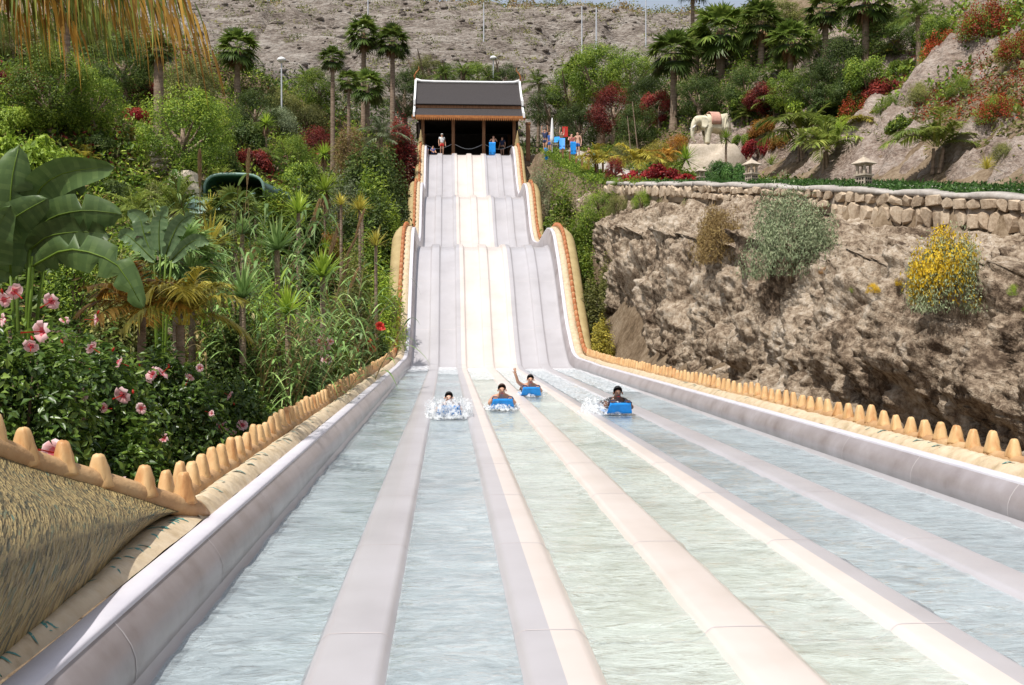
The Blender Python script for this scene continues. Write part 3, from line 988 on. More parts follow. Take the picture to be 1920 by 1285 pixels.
# keep the dashes on the surface they are painted on
V = np.array(V)
SP = P.reshape(-1, 3)
for n_ in range(len(V)):
    d2 = (SP[:, 0] - V[n_, 0]) ** 2 + (SP[:, 1] - V[n_, 1]) ** 2
    w = 1 / (np.sort(d2)[:4] + 1e-6); idx = np.argsort(d2)[:4]
    V[n_, 2] = (SP[idx, 2] * w).sum() / w.sum() + .004
tag(part('painted_dashes', mesh_np('painted_dashes', V, np.array(F)), M['teal'], b2), kind='stuff')

# water in the six run-out lanes
for i in range(6):
    xa = (-1.5 if i == 0 else DIV[i - 1]); xb = (5.0 if i == 5 else DIV[i])
    a = .035 if i == 0 else .205; b = .035 if i == 5 else .205
    ysw = np.concatenate([np.arange(Y0, 20, 0.06), np.arange(20, 41.0, 0.12)])
    xsw = np.linspace(xa + a, xb - b, 14)
    Xg, Yg = np.meshgrid(xsw, ysw)
    Z = -0.018 + 0.012 * fbm(Xg * 1.3 + i * 7, Yg * 2.6, 0, 4, .6) + 0.004 * fbm(Xg * 5 + i, Yg * 11, 0, 2)
    o = link('water', grid_mesh('water', np.stack([Xg, Yg, Z], -1)), M['water_green'] if i in (2, 3) else M['water_blue'])
    tag(o, kind='structure')

# ------------------------------------------------------------------ foliage builders (meshes shared between plants)
def leaves_mesh(name, P, D, N, L, W, tint, fold=0.25):
    """One folded leaf per row: P base, D along the leaf, N its normal."""
    n = len(P)
    S = norm(np.cross(D, N))
    L = L[:, None]; W = W[:, None]
    mid = P + D * L * 0.45
    v = np.stack([P, mid + S * W * .5 + N * W * fold, P + D * L - N * L * .12, mid - S * W * .5 + N * W * fold], 1)
    i = np.arange(n)[:, None] * 4
    f = np.concatenate([i + np.array([[0, 1, 2]]), i + np.array([[0, 2, 3]])], 0)
    return v.reshape(-1, 3), f, np.concatenate([tint, tint])


def rand_dirs(n, r=rng):
    v = r.normal(size=(n, 3))
    return norm(v)


def crown_mesh(name, n, leaf, seed, clumps=26, flat=1.0, dome=True, ratio=0.5, hang=0.0, up=0.35, dims=None):
    """Crown of leaves in clumps: radius about 1, from z = 0 to 1 (dome) or -1 to 1."""
    r = np.random.default_rng(seed)
    c = rand_dirs(clumps, r)
    if dome: c[:, 2] = np.abs(c[:, 2])
    c *= (r.uniform(.50, .82, clumps) ** 0.7)[:, None]
    cs = r.uniform(.20, .38, clumps)
    k = r.integers(0, clumps, n)
    o = rand_dirs(n, r) * (r.uniform(.25, 1.0, n) ** .5)[:, None]
    P = c[k] + o * cs[k][:, None]
    out = norm(P * np.array([1, 1, .8]) + 0.001)
    N = norm(norm(o + .001) * .8 + out * .5 + np.array([0, 0, up]) + r.normal(size=(n, 3)) * .45)
    D = norm(np.cross(N, rand_dirs(n, r)) + out * .35 + np.array([0, 0, -hang]))
    N = norm(N - D * (N * D).sum(1, keepdims=True))
    if dome:
        P[:, 2] = np.abs(P[:, 2] * .88 + .06)
        P[:, 2] *= 1.0
    if dims is not None:
        P = P * np.array(dims)
    L = leaf * r.uniform(.6, 1.3, n)
    # leaves on the outer side of each clump take paler tints, inner ones darker
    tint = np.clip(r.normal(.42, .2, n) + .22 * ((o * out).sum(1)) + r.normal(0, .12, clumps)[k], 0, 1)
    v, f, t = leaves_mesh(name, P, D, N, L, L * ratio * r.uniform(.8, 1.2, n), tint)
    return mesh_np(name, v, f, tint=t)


def blades(B, D, L, W, droop, nseg=4, S=None, taper=1.0, tint=None, wide=0.35):
    """Strap leaves as quad strips that bend down along their length."""
    n = len(B)
    if S is None:
        S = norm(np.cross(D, np.array([0, 0, 1.0])) + 1e-6)
    t = np.linspace(0, 1, nseg + 1)
    prof = np.where(t < wide, .45 + .55 * t / wide, np.clip((1 - t) / (1 - wide), 0, 1) ** taper)
    prof[-1] = max(prof[-1], 0.04)
    C = B[:, None, :] + D[:, None, :] * (L[:, None] * t)[..., None]
    C[..., 2] -= (droop * L)[:, None] * t ** 2
    w = (W[:, None] * prof * .5)[..., None] * S[:, None, :]
    V = np.stack([C - w, C + w], 2).reshape(-1, 3)
    i = (np.arange(n)[:, None] * (nseg + 1) + np.arange(nseg)[None, :]).reshape(-1) * 2
    F = np.stack([i, i + 1, i + 3, i + 2], 1)
    tint = rng.uniform(.15, .85, n) if tint is None else tint
    return V, F, np.repeat(tint, nseg)


def join(parts):
    V, F, T, o = [], [], [], 0
    for v, f, t in parts:
        V.append(v); F.append(f + o); T.append(t); o += len(v)
    return np.concatenate(V), np.concatenate(F), np.concatenate(T)


def fan_crown(seed, n=34, seg=20, lp=.75, lb=.75):
    """Crown of a fan palm: petioles with round, deeply cut fans; radius about 1.3."""
    r = np.random.default_rng(seed)
    parts = []
    az = np.arange(n) * 2.399 + r.uniform(-.3, .3, n)
    el = np.linspace(1.35, -.75, n) + r.uniform(-.15, .15, n)
    for a, e in zip(az, el):
        d = np.array([math.cos(a) * math.cos(e), math.sin(a) * math.cos(e), math.sin(e)])
        L = lp * r.uniform(.75, 1.1)
        S = norm(np.cross(d, [0, 0, 1.0]) + 1e-4)
        U_ = np.cross(S, d)
        b = d * L + np.array([0, 0, -.14 * L])
        pv = np.array([[0, 0, 0.]]), np.array([d])
        parts.append(blades(np.zeros((1, 3)), d[None], np.array([L]), np.array([.035]), np.array([.14]), 2, S[None], tint=np.array([.75])))
        d2 = norm(d + np.array([0, 0, -.25]))
        th = np.linspace(-1.75, 1.75, seg) + r.uniform(-.05, .05, seg)
        dirs = np.cos(th)[:, None] * d2 + np.sin(th)[:, None] * S + 0.10 * np.cos(th * 1.2)[:, None] * U_
        dirs = norm(dirs)
        side = norm(np.cross(dirs, U_[None] + 0 * dirs))
        ll = lb * r.uniform(.82, 1.08, seg) * (1 - .12 * np.abs(th) / 1.75)
        tn = np.clip(r.normal(.5, .13) + r.normal(0, .12, seg) - .25 * (e < -.35), 0, 1)
        parts.append(blades(np.repeat(b[None], seg, 0), dirs, ll, np.full(seg, .13), np.full(seg, .22) + r.uniform(-.05, .25, seg), 3, side, tint=tn, wide=.4))
    v, f, t = join(parts)
    return mesh_np('crown', v, f, tint=t)


def dead_skirt(seed, n=26):
    r = np.random.default_rng(seed)
    parts = []
    for k in range(n):
        a = r.uniform(0, 6.283)
        d = norm(np.array([math.cos(a) * .45, math.sin(a) * .45, -1]))
        S = np.array([-math.sin(a), math.cos(a), 0])
        m = 7
        th = np.linspace(-.6, .6, m)
        dirs = norm(np.cos(th)[:, None] * d + np.sin(th)[:, None] * S + r.normal(0, .08, (m, 3)))
        b = np.array([math.cos(a) * .12, math.sin(a) * .12, r.uniform(-.35, .05)])
        parts.append(blades(np.repeat(b[None], m, 0), dirs, r.uniform(.5, .95, m), np.full(m, .08), np.full(m, .05), 2, tint=r.uniform(.1, .9, m)))
    v, f, t = join(parts)
    return mesh_np('dead_leaves', v, f, tint=t)


def feather_parts(base, az, el, L, droop, nl=24, ll=.42, lw=.035, r=rng, vee=.25, tone=.5):
    """One feather frond: stalk blade plus leaflets in two rows."""
    d = np.array([math.cos(az) * math.cos(el), math.sin(az) * math.cos(el), math.sin(el)])
    S = np.array([-math.sin(az), math.cos(az), 0.0])
    out = [blades(base[None], d[None], np.array([L]), np.array([.035 * L ** .5]), np.array([droop]), 8, S[None], tint=np.array([.85]))]
    t = np.linspace(.16, .99, nl)
    C = base + d * (L * t)[:, None]
    C[:, 2] -= droop * L * t ** 2
    T = np.repeat(d[None], nl, 0); T[:, 2] -= 2 * droop * t; T = norm(T)
    U_ = norm(np.cross(S, T) * -1)
    prof = np.sin(math.pi * np.clip(t * .92 + .08, 0, 1)) ** .6
    for s in (-1, 1):
        dirs = norm(T * (.45 + .5 * t[:, None]) + s * S * .9 + U_ * vee * np.where(U_[:, 2:] > 0, 1, -1) + r.normal(0, .08, (nl, 3)))
        out.append(blades(C, dirs, ll * L * prof * r.uniform(.85, 1.1, nl), np.full(nl, lw * L), np.full(nl, .35) + r.uniform(0, .25, nl), 3, tint=np.clip(r.normal(tone, .17, nl), 0, 1)))
    return out


def feather_crown(seed, n=12, L=1.0, e0=1.35, e1=.1, droop=.45, nl=22, ll=.40, lw=.035, spread=0.05, stems=1):
    r = np.random.default_rng(seed)
    parts = []
    for k in range(n):
        b = np.array([r.uniform(-spread, spread), r.uniform(-spread, spread), 0])
        parts += feather_parts(b, k * 2.399 + r.uniform(-.3, .3), lerp(e0, e1, k / max(1, n - 1)) + r.uniform(-.12, .12), L * r.uniform(.8, 1.1), droop * r.uniform(.7, 1.25), nl, ll, lw, r, tone=np.clip(r.normal(.5, .12), .1, .9))
    v, f, t = join(parts)
    return mesh_np('fronds', v, f, tint=t)


def rosette(seed, n=90, L=1.0, W=.07, e0=1.45, e1=-.5, droop=.12, nseg=3):
    r = np.random.default_rng(seed)
    az = np.arange(n) * 2.399 + r.uniform(-.2, .2, n)
    el = np.linspace(e0, e1, n) + r.uniform(-.12, .12, n)
    D = np.stack([np.cos(az) * np.cos(el), np.sin(az) * np.cos(el), np.sin(el)], 1)
    t = np.clip(.75 - .5 * np.arange(n) / n + r.normal(0, .13, n), 0, 1)
    v, f, tt_ = blades(D * .03, D, L * r.uniform(.75, 1.05, n), np.full(n, W), droop * r.uniform(.3, 1.8, n), nseg, tint=t, wide=.3)
    return mesh_np('leaves', v, f, tint=tt_)


def reed_clump(seed, culms=22, H=3.0):
    """Giant reed: leaning culms with long arching strap leaves. Foliage and culms."""
    r = np.random.default_rng(seed)
    parts = []; mb = MB()
    for k in range(culms):
        b = np.array([r.normal(0, .32), r.normal(0, .32), 0])
        lean = np.array([r.normal(0, .28), r.normal(0, .28), 1.0]); h = H * r.uniform(.55, 1.05)
        top = b + lean * h
        mid = b + lean * h * .5 + np.array([0, 0, .1])
        mb.tube([b, mid, top], [.014, .012, .005], n=4, cap=False)
        m = int(17 * h / H) + 4
        t = np.linspace(.22, 1, m)
        C = b + lean * (h * t)[:, None]
        az = r.uniform(0, 6.28) + np.arange(m) * math.pi + r.normal(0, .5, m)
        el = r.uniform(.35, 1.1, m)
        D = np.stack([np.cos(az) * np.cos(el), np.sin(az) * np.cos(el), np.sin(el)], 1)
        tn = np.clip(r.normal(.48, .17, m) + .15 * (t < .4), 0, 1)
        parts.append(blades(C, D, r.uniform(.5, 1.0, m), r.uniform(.045, .08, m), r.uniform(.5, 1.15, m), 6, tint=tn, wide=.2))
    v, f, t = join(parts)
    return mesh_np('leaves', v, f, tint=t), mb.mesh('culms')


def stems_mesh(seed, n=7, h=.8, spread=.5, r0=.035):
    r = random.Random(seed)
    mb = MB()
    for k in range(n):
        a = r.uniform(0, 6.28); q = spread * r.uniform(.3, 1)
        p = [(0.03 * math.cos(a), 0.03 * math.sin(a), -.08), (q * .4 * math.cos(a), q * .4 * math.sin(a), h * .45), (q * math.cos(a + .3), q * math.sin(a + .3), h * r.uniform(.75, 1))]
        mb.tube(p, [r0, r0 * .7, r0 * .3], n=5, cap=False)
    return mb.mesh('stems')


def trunk_mesh(seed, limbs=6):
    """Tapered trunk with limbs for a crown centred at z = 1 (unit tree: trunk 0..0.6)."""
    r = random.Random(seed)
    mb = MB()
    mb.tube([(0, 0, -.1), (.01, .01, .2), (-.01, .02, .42), (.0, .0, .66)], [.055, .042, .036, .02], n=8)
    for k in range(limbs):
        a = k * 6.283 / limbs + r.uniform(-.3, .3); z0 = r.uniform(.32, .5)
        q = r.uniform(.22, .38)
        mb.tube([(0, 0, z0), (q * .5 * math.cos(a), q * .5 * math.sin(a), z0 + .12), (q * math.cos(a), q * math.sin(a), z0 + r.uniform(.22, .36))], [.024, .016, .006], n=5, cap=False)
    return mb.mesh('trunk', True)


def palm_trunk(seed, taper=.75):
    """Unit palm trunk: height 1, base radius 1, leaf-scar rings."""
    r = random.Random(seed)
    prof = []
    n = 26
    for k in range(n + 1):
        t = k / n
        rad = (1.25 - .25 * min(1, t * 6)) * (1 - (1 - taper) * t) * (1 + (.05 if k % 2 else -.03))
        prof.append((rad, t * 1.0 - (0.04 if k == 0 else 0)))
    return MB().lathe(prof, n=10).mesh('trunk', True)


SHRUB = [crown_mesh('foliage', 7200, .085, 100 + k, clumps=22 + 4 * k) for k in range(4)]
FINE = [crown_mesh('foliage', 9000, .055, 120 + k, clumps=40, ratio=.35) for k in range(2)]
BROOM = [crown_mesh('foliage', 12000, .085, 130 + k, clumps=46, ratio=.16, up=.6) for k in range(2)]
BROAD = [crown_mesh('foliage', 2600, .17, 140 + k, clumps=20, ratio=.5) for k in range(2)]
TREE = [crown_mesh('crown', 8000, .085, 150 + k, clumps=30, dome=False) for k in range(3)]
WEEP = [crown_mesh('crown', 8000, .13, 160 + k, clumps=30, dome=False, ratio=.2, hang=1.0) for k in range(2)]
HIB = [crown_mesh('foliage', 12000, .062, 170 + k, clumps=44, ratio=.55) for k in range(3)]
FAN = [fan_crown(200 + k) for k in range(3)]
SKIRT = [dead_skirt(210 + k) for k in range(2)]
ARECA = [feather_crown(220 + k, n=15, droop=.58, e1=.55, nl=26, ll=.34) for k in range(3)]
PHOENIX = [feather_crown(230 + k, n=20, droop=.45, e1=-.1, nl=30, ll=.3, lw=.026) for k in range(2)]
YUCCA = [rosette(240 + k) for k in range(2)]
AGAVE = [rosette(250 + k, n=60, W=.05, e1=.25, droop=.3) for k in range(2)]
STEMS = [stems_mesh(260 + k) for k in range(3)]
TRUNK = [trunk_mesh(270 + k) for k in range(3)]
PTRUNK = [palm_trunk(280 + k) for k in range(2)]
REEDS = [reed_clump(290 + k) for k in range(3)]
TREE_FINE = [crown_mesh('crown', 14000, .052, 180 + k, clumps=46, dome=False) for k in range(3)]
_n = [0]
_uid = [1000]


def pick(seq):
    _n[0] += 1
    return seq[_n[0] % len(seq)]


_RY = np.linspace(8, 96, 1400)


def ray_y(px, py):
    """Depth at which the view ray through (px, py) meets the ground."""
    d = wp(px, py, 10.0) - EYE
    x = EYE.x + d.x / d.y * _RY; z = EYE.z + d.z / d.y * _RY
    hit = np.where(ground(x, _RY) >= z)[0]
    return float(_RY[hit[0]]) if len(hit) else 93.0


def ray_xy(pix):
    out = []
    for a, b in pix:
        Y = ray_y(a, b)
        if Y < 92.5:
            x = wp(a, b, Y).x
            if x < -2.9 or x > 6.8: out.append((x, Y))
    return np.array(out)


def root_at(px, Y, name, label, cat, group=None, dz=0.0, loc=None):
    x = wp(px, 600, Y).x
    p = Vector((x, Y, gz(x, Y) + dz)) if loc is None else Vector(loc)
    return empty(name, p, label, cat, group)


def shrub(px, top, Y, hw, mat, label, kinds=None, name='shrub', cat='shrub', group=None, loc=None, hgt=None, stems=True, own=None, depth=None):
    """Shrub whose top shows at py = top and whose half width is hw pixels at depth Y."""
    if Y is None: Y = ray_y(px, top + hw * 1.35)
    e = root_at(px, Y, name, label, cat, group, loc=loc)
    w = hw * Y / FPX
    h = hgt if hgt is not None else wp(px, top, Y).z - e.location.z
    if h < .25: print('LOW', name, px, top, Y, round(h, 2)); h = max(.3, h)
    rz = random.uniform(0, 6.28)
    if own or h > 1.6 * w:
        _uid[0] += 1
        kd = kinds or SHRUB
        rat = .16 if kd is BROOM else .35 if kd is FINE else .5
        n_, lf = own or (5200, .08 * max(w, .5 * h))
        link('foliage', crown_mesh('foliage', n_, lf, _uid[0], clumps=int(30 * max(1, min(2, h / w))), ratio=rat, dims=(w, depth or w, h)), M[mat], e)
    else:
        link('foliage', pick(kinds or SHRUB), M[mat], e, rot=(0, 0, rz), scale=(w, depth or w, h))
    if stems: link('stem', pick(STEMS), M['stem'], e, rot=(0, 0, rz), scale=(w, w, h * .9))
    return e


def tree(px, top, Y, hw, mat, label, kinds=None, name='broadleaf_tree', crown_h=None, group=None, mul=1):
    if Y is None: Y = ray_y(px, top + hw * 2.3)
    e = root_at(px, Y, name, label, 'tree', group)
    H = wp(px, top, Y).z - e.location.z
    w = hw * Y / FPX
    ch = crown_h * Y / FPX if crown_h else min(H * .46, w * .95)
    if H < 1: print('LOW tree', px, top, Y, round(H, 2))
    link('trunk', pick(TRUNK), M['bark'], e, scale=(H * .9, H * .9, (H - ch) / .62))
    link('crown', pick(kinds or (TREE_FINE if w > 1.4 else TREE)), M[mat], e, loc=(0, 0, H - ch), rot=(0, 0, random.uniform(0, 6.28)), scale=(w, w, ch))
    return e


def fan_palm(px, cy, Y, rpx, label, tw=.2, mat='palm', skirt=True, group='fan palms on the slopes', base=None, lean=0.0, dz=0):
    e = root_at(px, Y, 'fan_palm', label, 'palm', group)
    z = wp(px, cy, Y).z - e.location.z
    s = rpx * Y / FPX / 1.35
    if z < .5: print('LOW palm', px, cy, Y, round(z, 2)); z = .6
    link('trunk', pick(PTRUNK), M['bark'], e, scale=(tw, tw, z))
    link('crown', pick(FAN), M[mat], e, loc=(0, 0, z), rot=(0, 0, random.uniform(0, 6.28)), scale=(s, s, s))
    if skirt: link('dead_leaves', pick(SKIRT), M['palm_dead'], e, loc=(0, 0, z - .05), rot=(0, 0, random.uniform(0, 6)), scale=(s * .85, s * .85, s * 1.15))
    return e


def feather_palm(px, cy, Y, rpx, label, mat='palm_olive', kinds=None, trunks=1, tw=.07, name='feather_palm', group=None, loc=None, zs=1.0):
    """Feather palm: cy is where the fronds spring from; one trunk or a clump of cane stems."""
    if Y is None: Y = ray_y(px, cy + rpx * (.55 if trunks == 1 else .42))
    e = root_at(px, Y, name, label, 'palm', group, loc=loc)
    z = wp(px, cy, Y).z - e.location.z
    if z < .1: z = .1
    s = rpx * Y / FPX
    for k in range(trunks):
        a = k * 2.4; q = 0 if trunks == 1 else .16
        link('trunk', pick(PTRUNK), M['bark'], e, loc=(q * math.cos(a), q * math.sin(a), 0), rot=(random.uniform(-.05, .05) * trunks, random.uniform(-.05, .05) * trunks, 0), scale=(tw, tw, z * random.uniform(.8, 1.0) if k else z))
    link('fronds', pick(kinds or ARECA), M[mat], e, loc=(0, 0, z), rot=(0, 0, random.uniform(0, 6.28)), scale=(s, s, s * zs))
    return e


def yucca(px, cy, Y, rpx, label, mat='lime', kinds=None, name='yucca', loc=None, trunk=True, group=None, skirt=False):
    if Y is None: Y = ray_y(px, cy + rpx * 2.6)
    e = root_at(px, Y, name, label, 'plant', group, loc=loc)
    z = wp(px, cy, Y).z - e.location.z
    s = rpx * Y / FPX
    z = max(z, .05)
    if trunk and z > .3:
        link('trunk', pick(PTRUNK), M['bark'], e, scale=(.07, .07, z))
    link('leaves', pick(kinds or YUCCA), M[mat], e, loc=(0, 0, z), rot=(0, 0, random.uniform(0, 6)), scale=(s, s, s))
    if skirt: link('dead_leaves', pick(SKIRT), M['palm_dead'], e, loc=(0, 0, z - .05), scale=(s * .45, s * .45, s * .8))
    return e


def scatter(name, mat, pts_xy, size, nper, zoff=.0, kind_leaf=.5, spread=.35, up=.7, hang=0.0, zf=None, seed=1, hgt=.5):
    """Uncountable ground cover: tufts of leaves strewn over the ground, one object."""
    r = np.random.default_rng(seed)
    n = len(pts_xy) * nper
    c = np.repeat(pts_xy, nper, 0)
    xy = c + r.normal(0, spread, c.shape)
    z = (zf or ground)(xy[:, 0], xy[:, 1]) + zoff
    tall = np.repeat(r.uniform(.3, 1.0, len(pts_xy)), nper) * hgt
    P = np.column_stack([xy, z + r.uniform(0, 1, n) * tall])
    N = norm(np.array([0, 0, up]) + r.normal(0, .6, (n, 3)))
    D = norm(np.cross(N, rand_dirs(n, r)) + np.array([0, 0, .25 - hang]))
    L = size * r.uniform(.6, 1.4, n)
    t = np.clip(np.repeat(r.normal(.45, .22, len(pts_xy)), nper) + r.normal(0, .16, n), 0, 1)
    v, f, t = leaves_mesh(name, P, D, N, L, L * kind_leaf, t)
    o = link(name, mesh_np(name, v, f, tint=t), M[mat])
    tag(o, kind='stuff')
    return o

# ------------------------------------------------------------------ pavilion at the head of the slide
def pavilion():
    Yf, Yb, z0 = 82.6, 90.0, 14.62
    e = empty('pavilion', (1.7, 86, z0), 'open timber pavilion with grey tiled roof and white gable boards at the slide top', 'pavilion')
    o = Vector(e.location)
    xl, xr = -2.55, 5.95

    def add(name, mb, mat, parent=None, smooth=False):
        me = mb.mesh(name, smooth)
        ob = link(name, me, mat, parent or e)
        if parent is None: ob.location = -o
        return ob
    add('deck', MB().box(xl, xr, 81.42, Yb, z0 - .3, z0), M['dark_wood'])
    for x in (-1.83, .5, 2.85, 5.2):
        pm = MB().box(x - .12, x + .12, Yf - .12, Yf + .12, z0, z0 + 2.9).box(x - .17, x + .17, Yf - .17, Yf + .17, z0 + .001, z0 + .22)
        add('post', pm, M['timber'])
    for x in (-1.83, 5.2):
        add('post', MB().box(x - .12, x + .12, Yb - 1.0, Yb - .76, z0, z0 + 2.9), M['timber'])
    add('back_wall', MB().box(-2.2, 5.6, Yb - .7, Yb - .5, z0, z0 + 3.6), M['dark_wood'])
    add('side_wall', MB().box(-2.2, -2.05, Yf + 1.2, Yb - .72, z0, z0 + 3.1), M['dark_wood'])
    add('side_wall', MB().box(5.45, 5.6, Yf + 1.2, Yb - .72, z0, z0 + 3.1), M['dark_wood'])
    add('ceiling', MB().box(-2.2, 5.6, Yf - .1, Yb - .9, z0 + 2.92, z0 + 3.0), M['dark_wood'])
    # two-tier roof, slightly curved
    ze = z0 + 2.95; zr = z0 + 6.55
    ym = (Yf + Yb) / 2 + .2

    def tier(ya, za, yb, zb, x0, x1, lift, name):
        nu = 9
        rows = []
        for side in (0, 1):
            pts = []
            for k in range(nu):
                t = k / (nu - 1)
                y = lerp(ya, yb, t); z = lerp(za, zb, t) - lift * math.sin(math.pi * t)
                if side: y = 2 * ym - y
                pts.append((y, z))
            rows.append(pts)
        for pts in rows:
            P = []
            for dz in (0, -.10):
                for y, z in (pts if dz == 0 else pts[::-1]):
                    P.append([(x0, y, z + dz), (x1, y, z + dz)])
            P.append(P[0])
            me = grid_mesh(name, np.array(P), smooth=False)
            ob = link(name, me, M['roof'], e); ob.location = -o
        return rows[0]
    low = tier(Yf - 1.0, ze, Yf + .8, ze + 1.0, xl, xr, .12, 'roof_slope')
    up = tier(Yf + .55, ze + 1.22, ym, zr, xl + .12, xr - .12, .22, 'roof_slope')
    add('roof_step', MB().box(xl + .05, xr - .05, Yf + .62, Yf + .74, ze + .92, ze + 1.2), M['timber'])
    # eaves board with its hanging fringe
    fa = add('eaves_board', MB().box(xl - .1, xr + .1, Yf - 1.06, Yf - .98, ze - .16, ze + .03), M['fascia'])
    fr = MB()
    n = 58
    for k in range(n):
        x = lerp(xl - .08, xr + .08, (k + .5) / n); w = (xr - xl) / n * .46
        fr.add([(x - w, Yf - 1.05, ze - .16), (x + w, Yf - 1.05, ze - .16), (x, Yf - 1.05, ze - .38), (x - w, Yf - 1.0, ze - .16), (x + w, Yf - 1.0, ze - .16), (x, Yf - 1.0, ze - .38)],
               [(0, 1, 2), (5, 4, 3), (0, 2, 5, 3), (1, 4, 5, 2), (0, 3, 4, 1)])
    tag(add('fringe', fr, M['fascia'], fa), kind='stuff')
    # white ridge and gable boards with upturned ends
    add('ridge_cap', MB().tube([(xl + .05, ym, zr + .22), (xl + .5, ym, zr + .09), (xl + 1.5, ym, zr + .06), (xr - 1.5, ym, zr + .06), (xr - .5, ym, zr + .09), (xr - .05, ym, zr + .22)], [.13, .12, .11, .11, .12, .13], n=8), M['white'], smooth=True)
    for x in (xl + .06, xr - .06):
        for pts, w in ((up, .26), (low, .24)):
            V, F = [], []
            for k, (y, z) in enumerate(pts):
                flare = .16 if k == 0 else 0
                for dx in (-.075, .075):
                    V += [(x + dx, y - flare, z - .12), (x + dx, y - flare, z + w)]
                if k:
                    b = 4 * k
                    F += [(b - 4, b - 3, b + 1, b), (b - 2, b + 2, b + 3, b - 1), (b - 3, b - 1, b + 3, b + 1), (b - 4, b, b + 2, b - 2)]
            m2 = MB().add(V, F + [(0, 2, 3, 1)])
            add('gable_board', m2, M['white'])
        s = -1 if x < 1 else 1
        add('roof_finial', MB().tube([(x, ym, zr + .15), (x + s * .1, ym, zr + .5), (x - s * .05, ym, zr + .8), (x - s * .28, ym, zr + 1.05), (x - s * .22, ym, zr + 1.3)], [.09, .075, .06, .04, .012], n=6), M['fascia'], smooth=True)
    # barrier chain between the posts, sagging
    for x0, x1 in ((-1.83, .5), (.5, 2.85), (2.85, 5.2)):
        add('barrier_rope', MB().tube([(lerp(x0 + .12, x1 - .12, k / 8), Yf, z0 + .95 - .35 * math.sin(math.pi * k / 8)) for k in range(9)], .02, n=5), M['steel'])


pavilion()
side_post = empty('timber_post', (6.35, 83.5, gz(6.35, 83.5)), 'brown timber post standing right of the pavilion', 'post')
MB().box(-.16, .16, -.16, .16, -.1, 2.9).box(-.2, .2, -.2, .2, 2.75, 2.88).build('shaft', M['timber'], side_post)

# ------------------------------------------------------------------ garden wall of stones on the terrace edge
def stone_mesh(seed):
    """Rough quarried stone: faceted hull of a dented block, edges slightly broken."""
    r = np.random.default_rng(seed)
    bm = bmesh.new()
    for k in range(22):
        p = r.uniform(-1, 1, 3)
        p = p / np.max(np.abs(p)) * r.uniform(.84, 1.0) * .5
        p *= 1 - .16 * (np.abs(p) > .42).sum() / 3
        bm.verts.new(p)
    res = bmesh.ops.convex_hull(bm, input=bm.verts[:])
    bmesh.ops.delete(bm, geom=list({g for g in res['geom_interior'] + res['geom_unused'] if isinstance(g, bmesh.types.BMVert)}), context='VERTS')
    me = bpy.data.meshes.new('stone')
    bm.to_mesh(me); bm.free()
    me.materials.append(M['stone'])
    return me


STONE = [stone_mesh(k) for k in range(9)]


def rubble_wall(path, hgt, label, size=.46, rows=(.62, .38), seed=3):
    """Wall along ground points: mortar core, stones set proud of it, irregular coping."""
    r = random.Random(seed)
    pts = [Vector((x, y, gz(x, y))) for x, y in path]
    e = empty('stone_wall', pts[0], label, 'wall')
    o = pts[0]
    segs = [(pts[i], pts[i + 1]) for i in range(len(pts) - 1)]
    total = sum((b - a).length for a, b in segs)

    def at(d):
        for a, b in segs:
            L = (b - a).length
            if d <= L or (a, b) == segs[-1]:
                return a + (b - a) * (d / L), (b - a).normalized()
            d -= L
    n = max(8, int(total / .25))
    P = []
    for k in range(n + 1):
        p, t = at(total * k / n)
        nn = Vector((t.y, -t.x, 0)).normalized()
        if nn.x > 0: nn = -nn
        P.append([p + nn * .10 + Vector((0, 0, -hgt - .2)), p + nn * .08 + Vector((0, 0, -.02)), p - nn * .25 + Vector((0, 0, -.02)), p - nn * .25 + Vector((0, 0, -hgt - .2))])
    me = grid_mesh('core', np.array([[(q - o)[:] for q in row] for row in P]), closed=True, smooth=False, caps=True)
    core = link('core', me, M['mortar'], e)
    C = []
    for k in range(n + 1):
        p, t = at(total * k / n)
        nn = Vector((t.y, -t.x, 0)).normalized()
        if nn.x > 0: nn = -nn
        wob = .05 * math.sin(k * 1.7 + seed) + r.uniform(-.03, .03)
        top = .10 + .035 * math.sin(k * .6) + r.uniform(-.012, .012)
        C.append([p + nn * (.20 + wob) + Vector((0, 0, -.06)), p + nn * (.19 + wob) + Vector((0, 0, top - .03)), p + nn * (.12 + wob) + Vector((0, 0, top)), p - nn * .32 + Vector((0, 0, top + .03)), p - nn * .36 + Vector((0, 0, -.05))])
    link('coping', grid_mesh('coping', np.array([[(q - o)[:] for q in row] for row in C]), closed=True, caps=True), M['coping'], e)
    z = -hgt + .0
    for frac in rows:
        h = hgt * frac * .96
        d = r.uniform(0, .2)
        while d < total - .1:
            w = size * r.uniform(.6, 1.35) * (1.0 if frac > .5 else 1.15)
            p, t = at(min(total, d + w / 2))
            nn = Vector((t.y, -t.x, 0)).normalized()
            if nn.x > 0: nn = -nn
            hh = h * r.uniform(.88, 1.12)
            s = link('stone', r.choice(STONE), None, core, loc=p - o + nn * (.09 + r.uniform(-.03, .05)) + Vector((0, 0, z + h / 2 + r.uniform(-.03, .03))))
            s.rotation_euler = (r.uniform(-.12, .12), r.uniform(-.18, .18), math.atan2(t.y, t.x) + r.uniform(-.15, .15))
            s.scale = (w * 1.08, .34, hh * 1.08)
            d += w * .97
        z += hgt * frac
    return e


rubble_wall([(15.6, 20.5), (15.0, 22), (13.9, 25.7), (12.9, 28.9), (11.95, 32)], .88, 'low wall of big brown stones with pale coping on the cliff top')
rubble_wall([(11.93, 32.06), (10.6, 36.2), (9.62, 40.6)], .55, 'shorter stone wall behind the grey-green bush', size=.34, rows=(.5, .5), seed=5)
rubble_wall([(9.60, 40.66), (8.75, 46.5), (7.9, 52)], .5, 'rough low stone wall under the red plants by the path', size=.36, rows=(1.0,), seed=8)

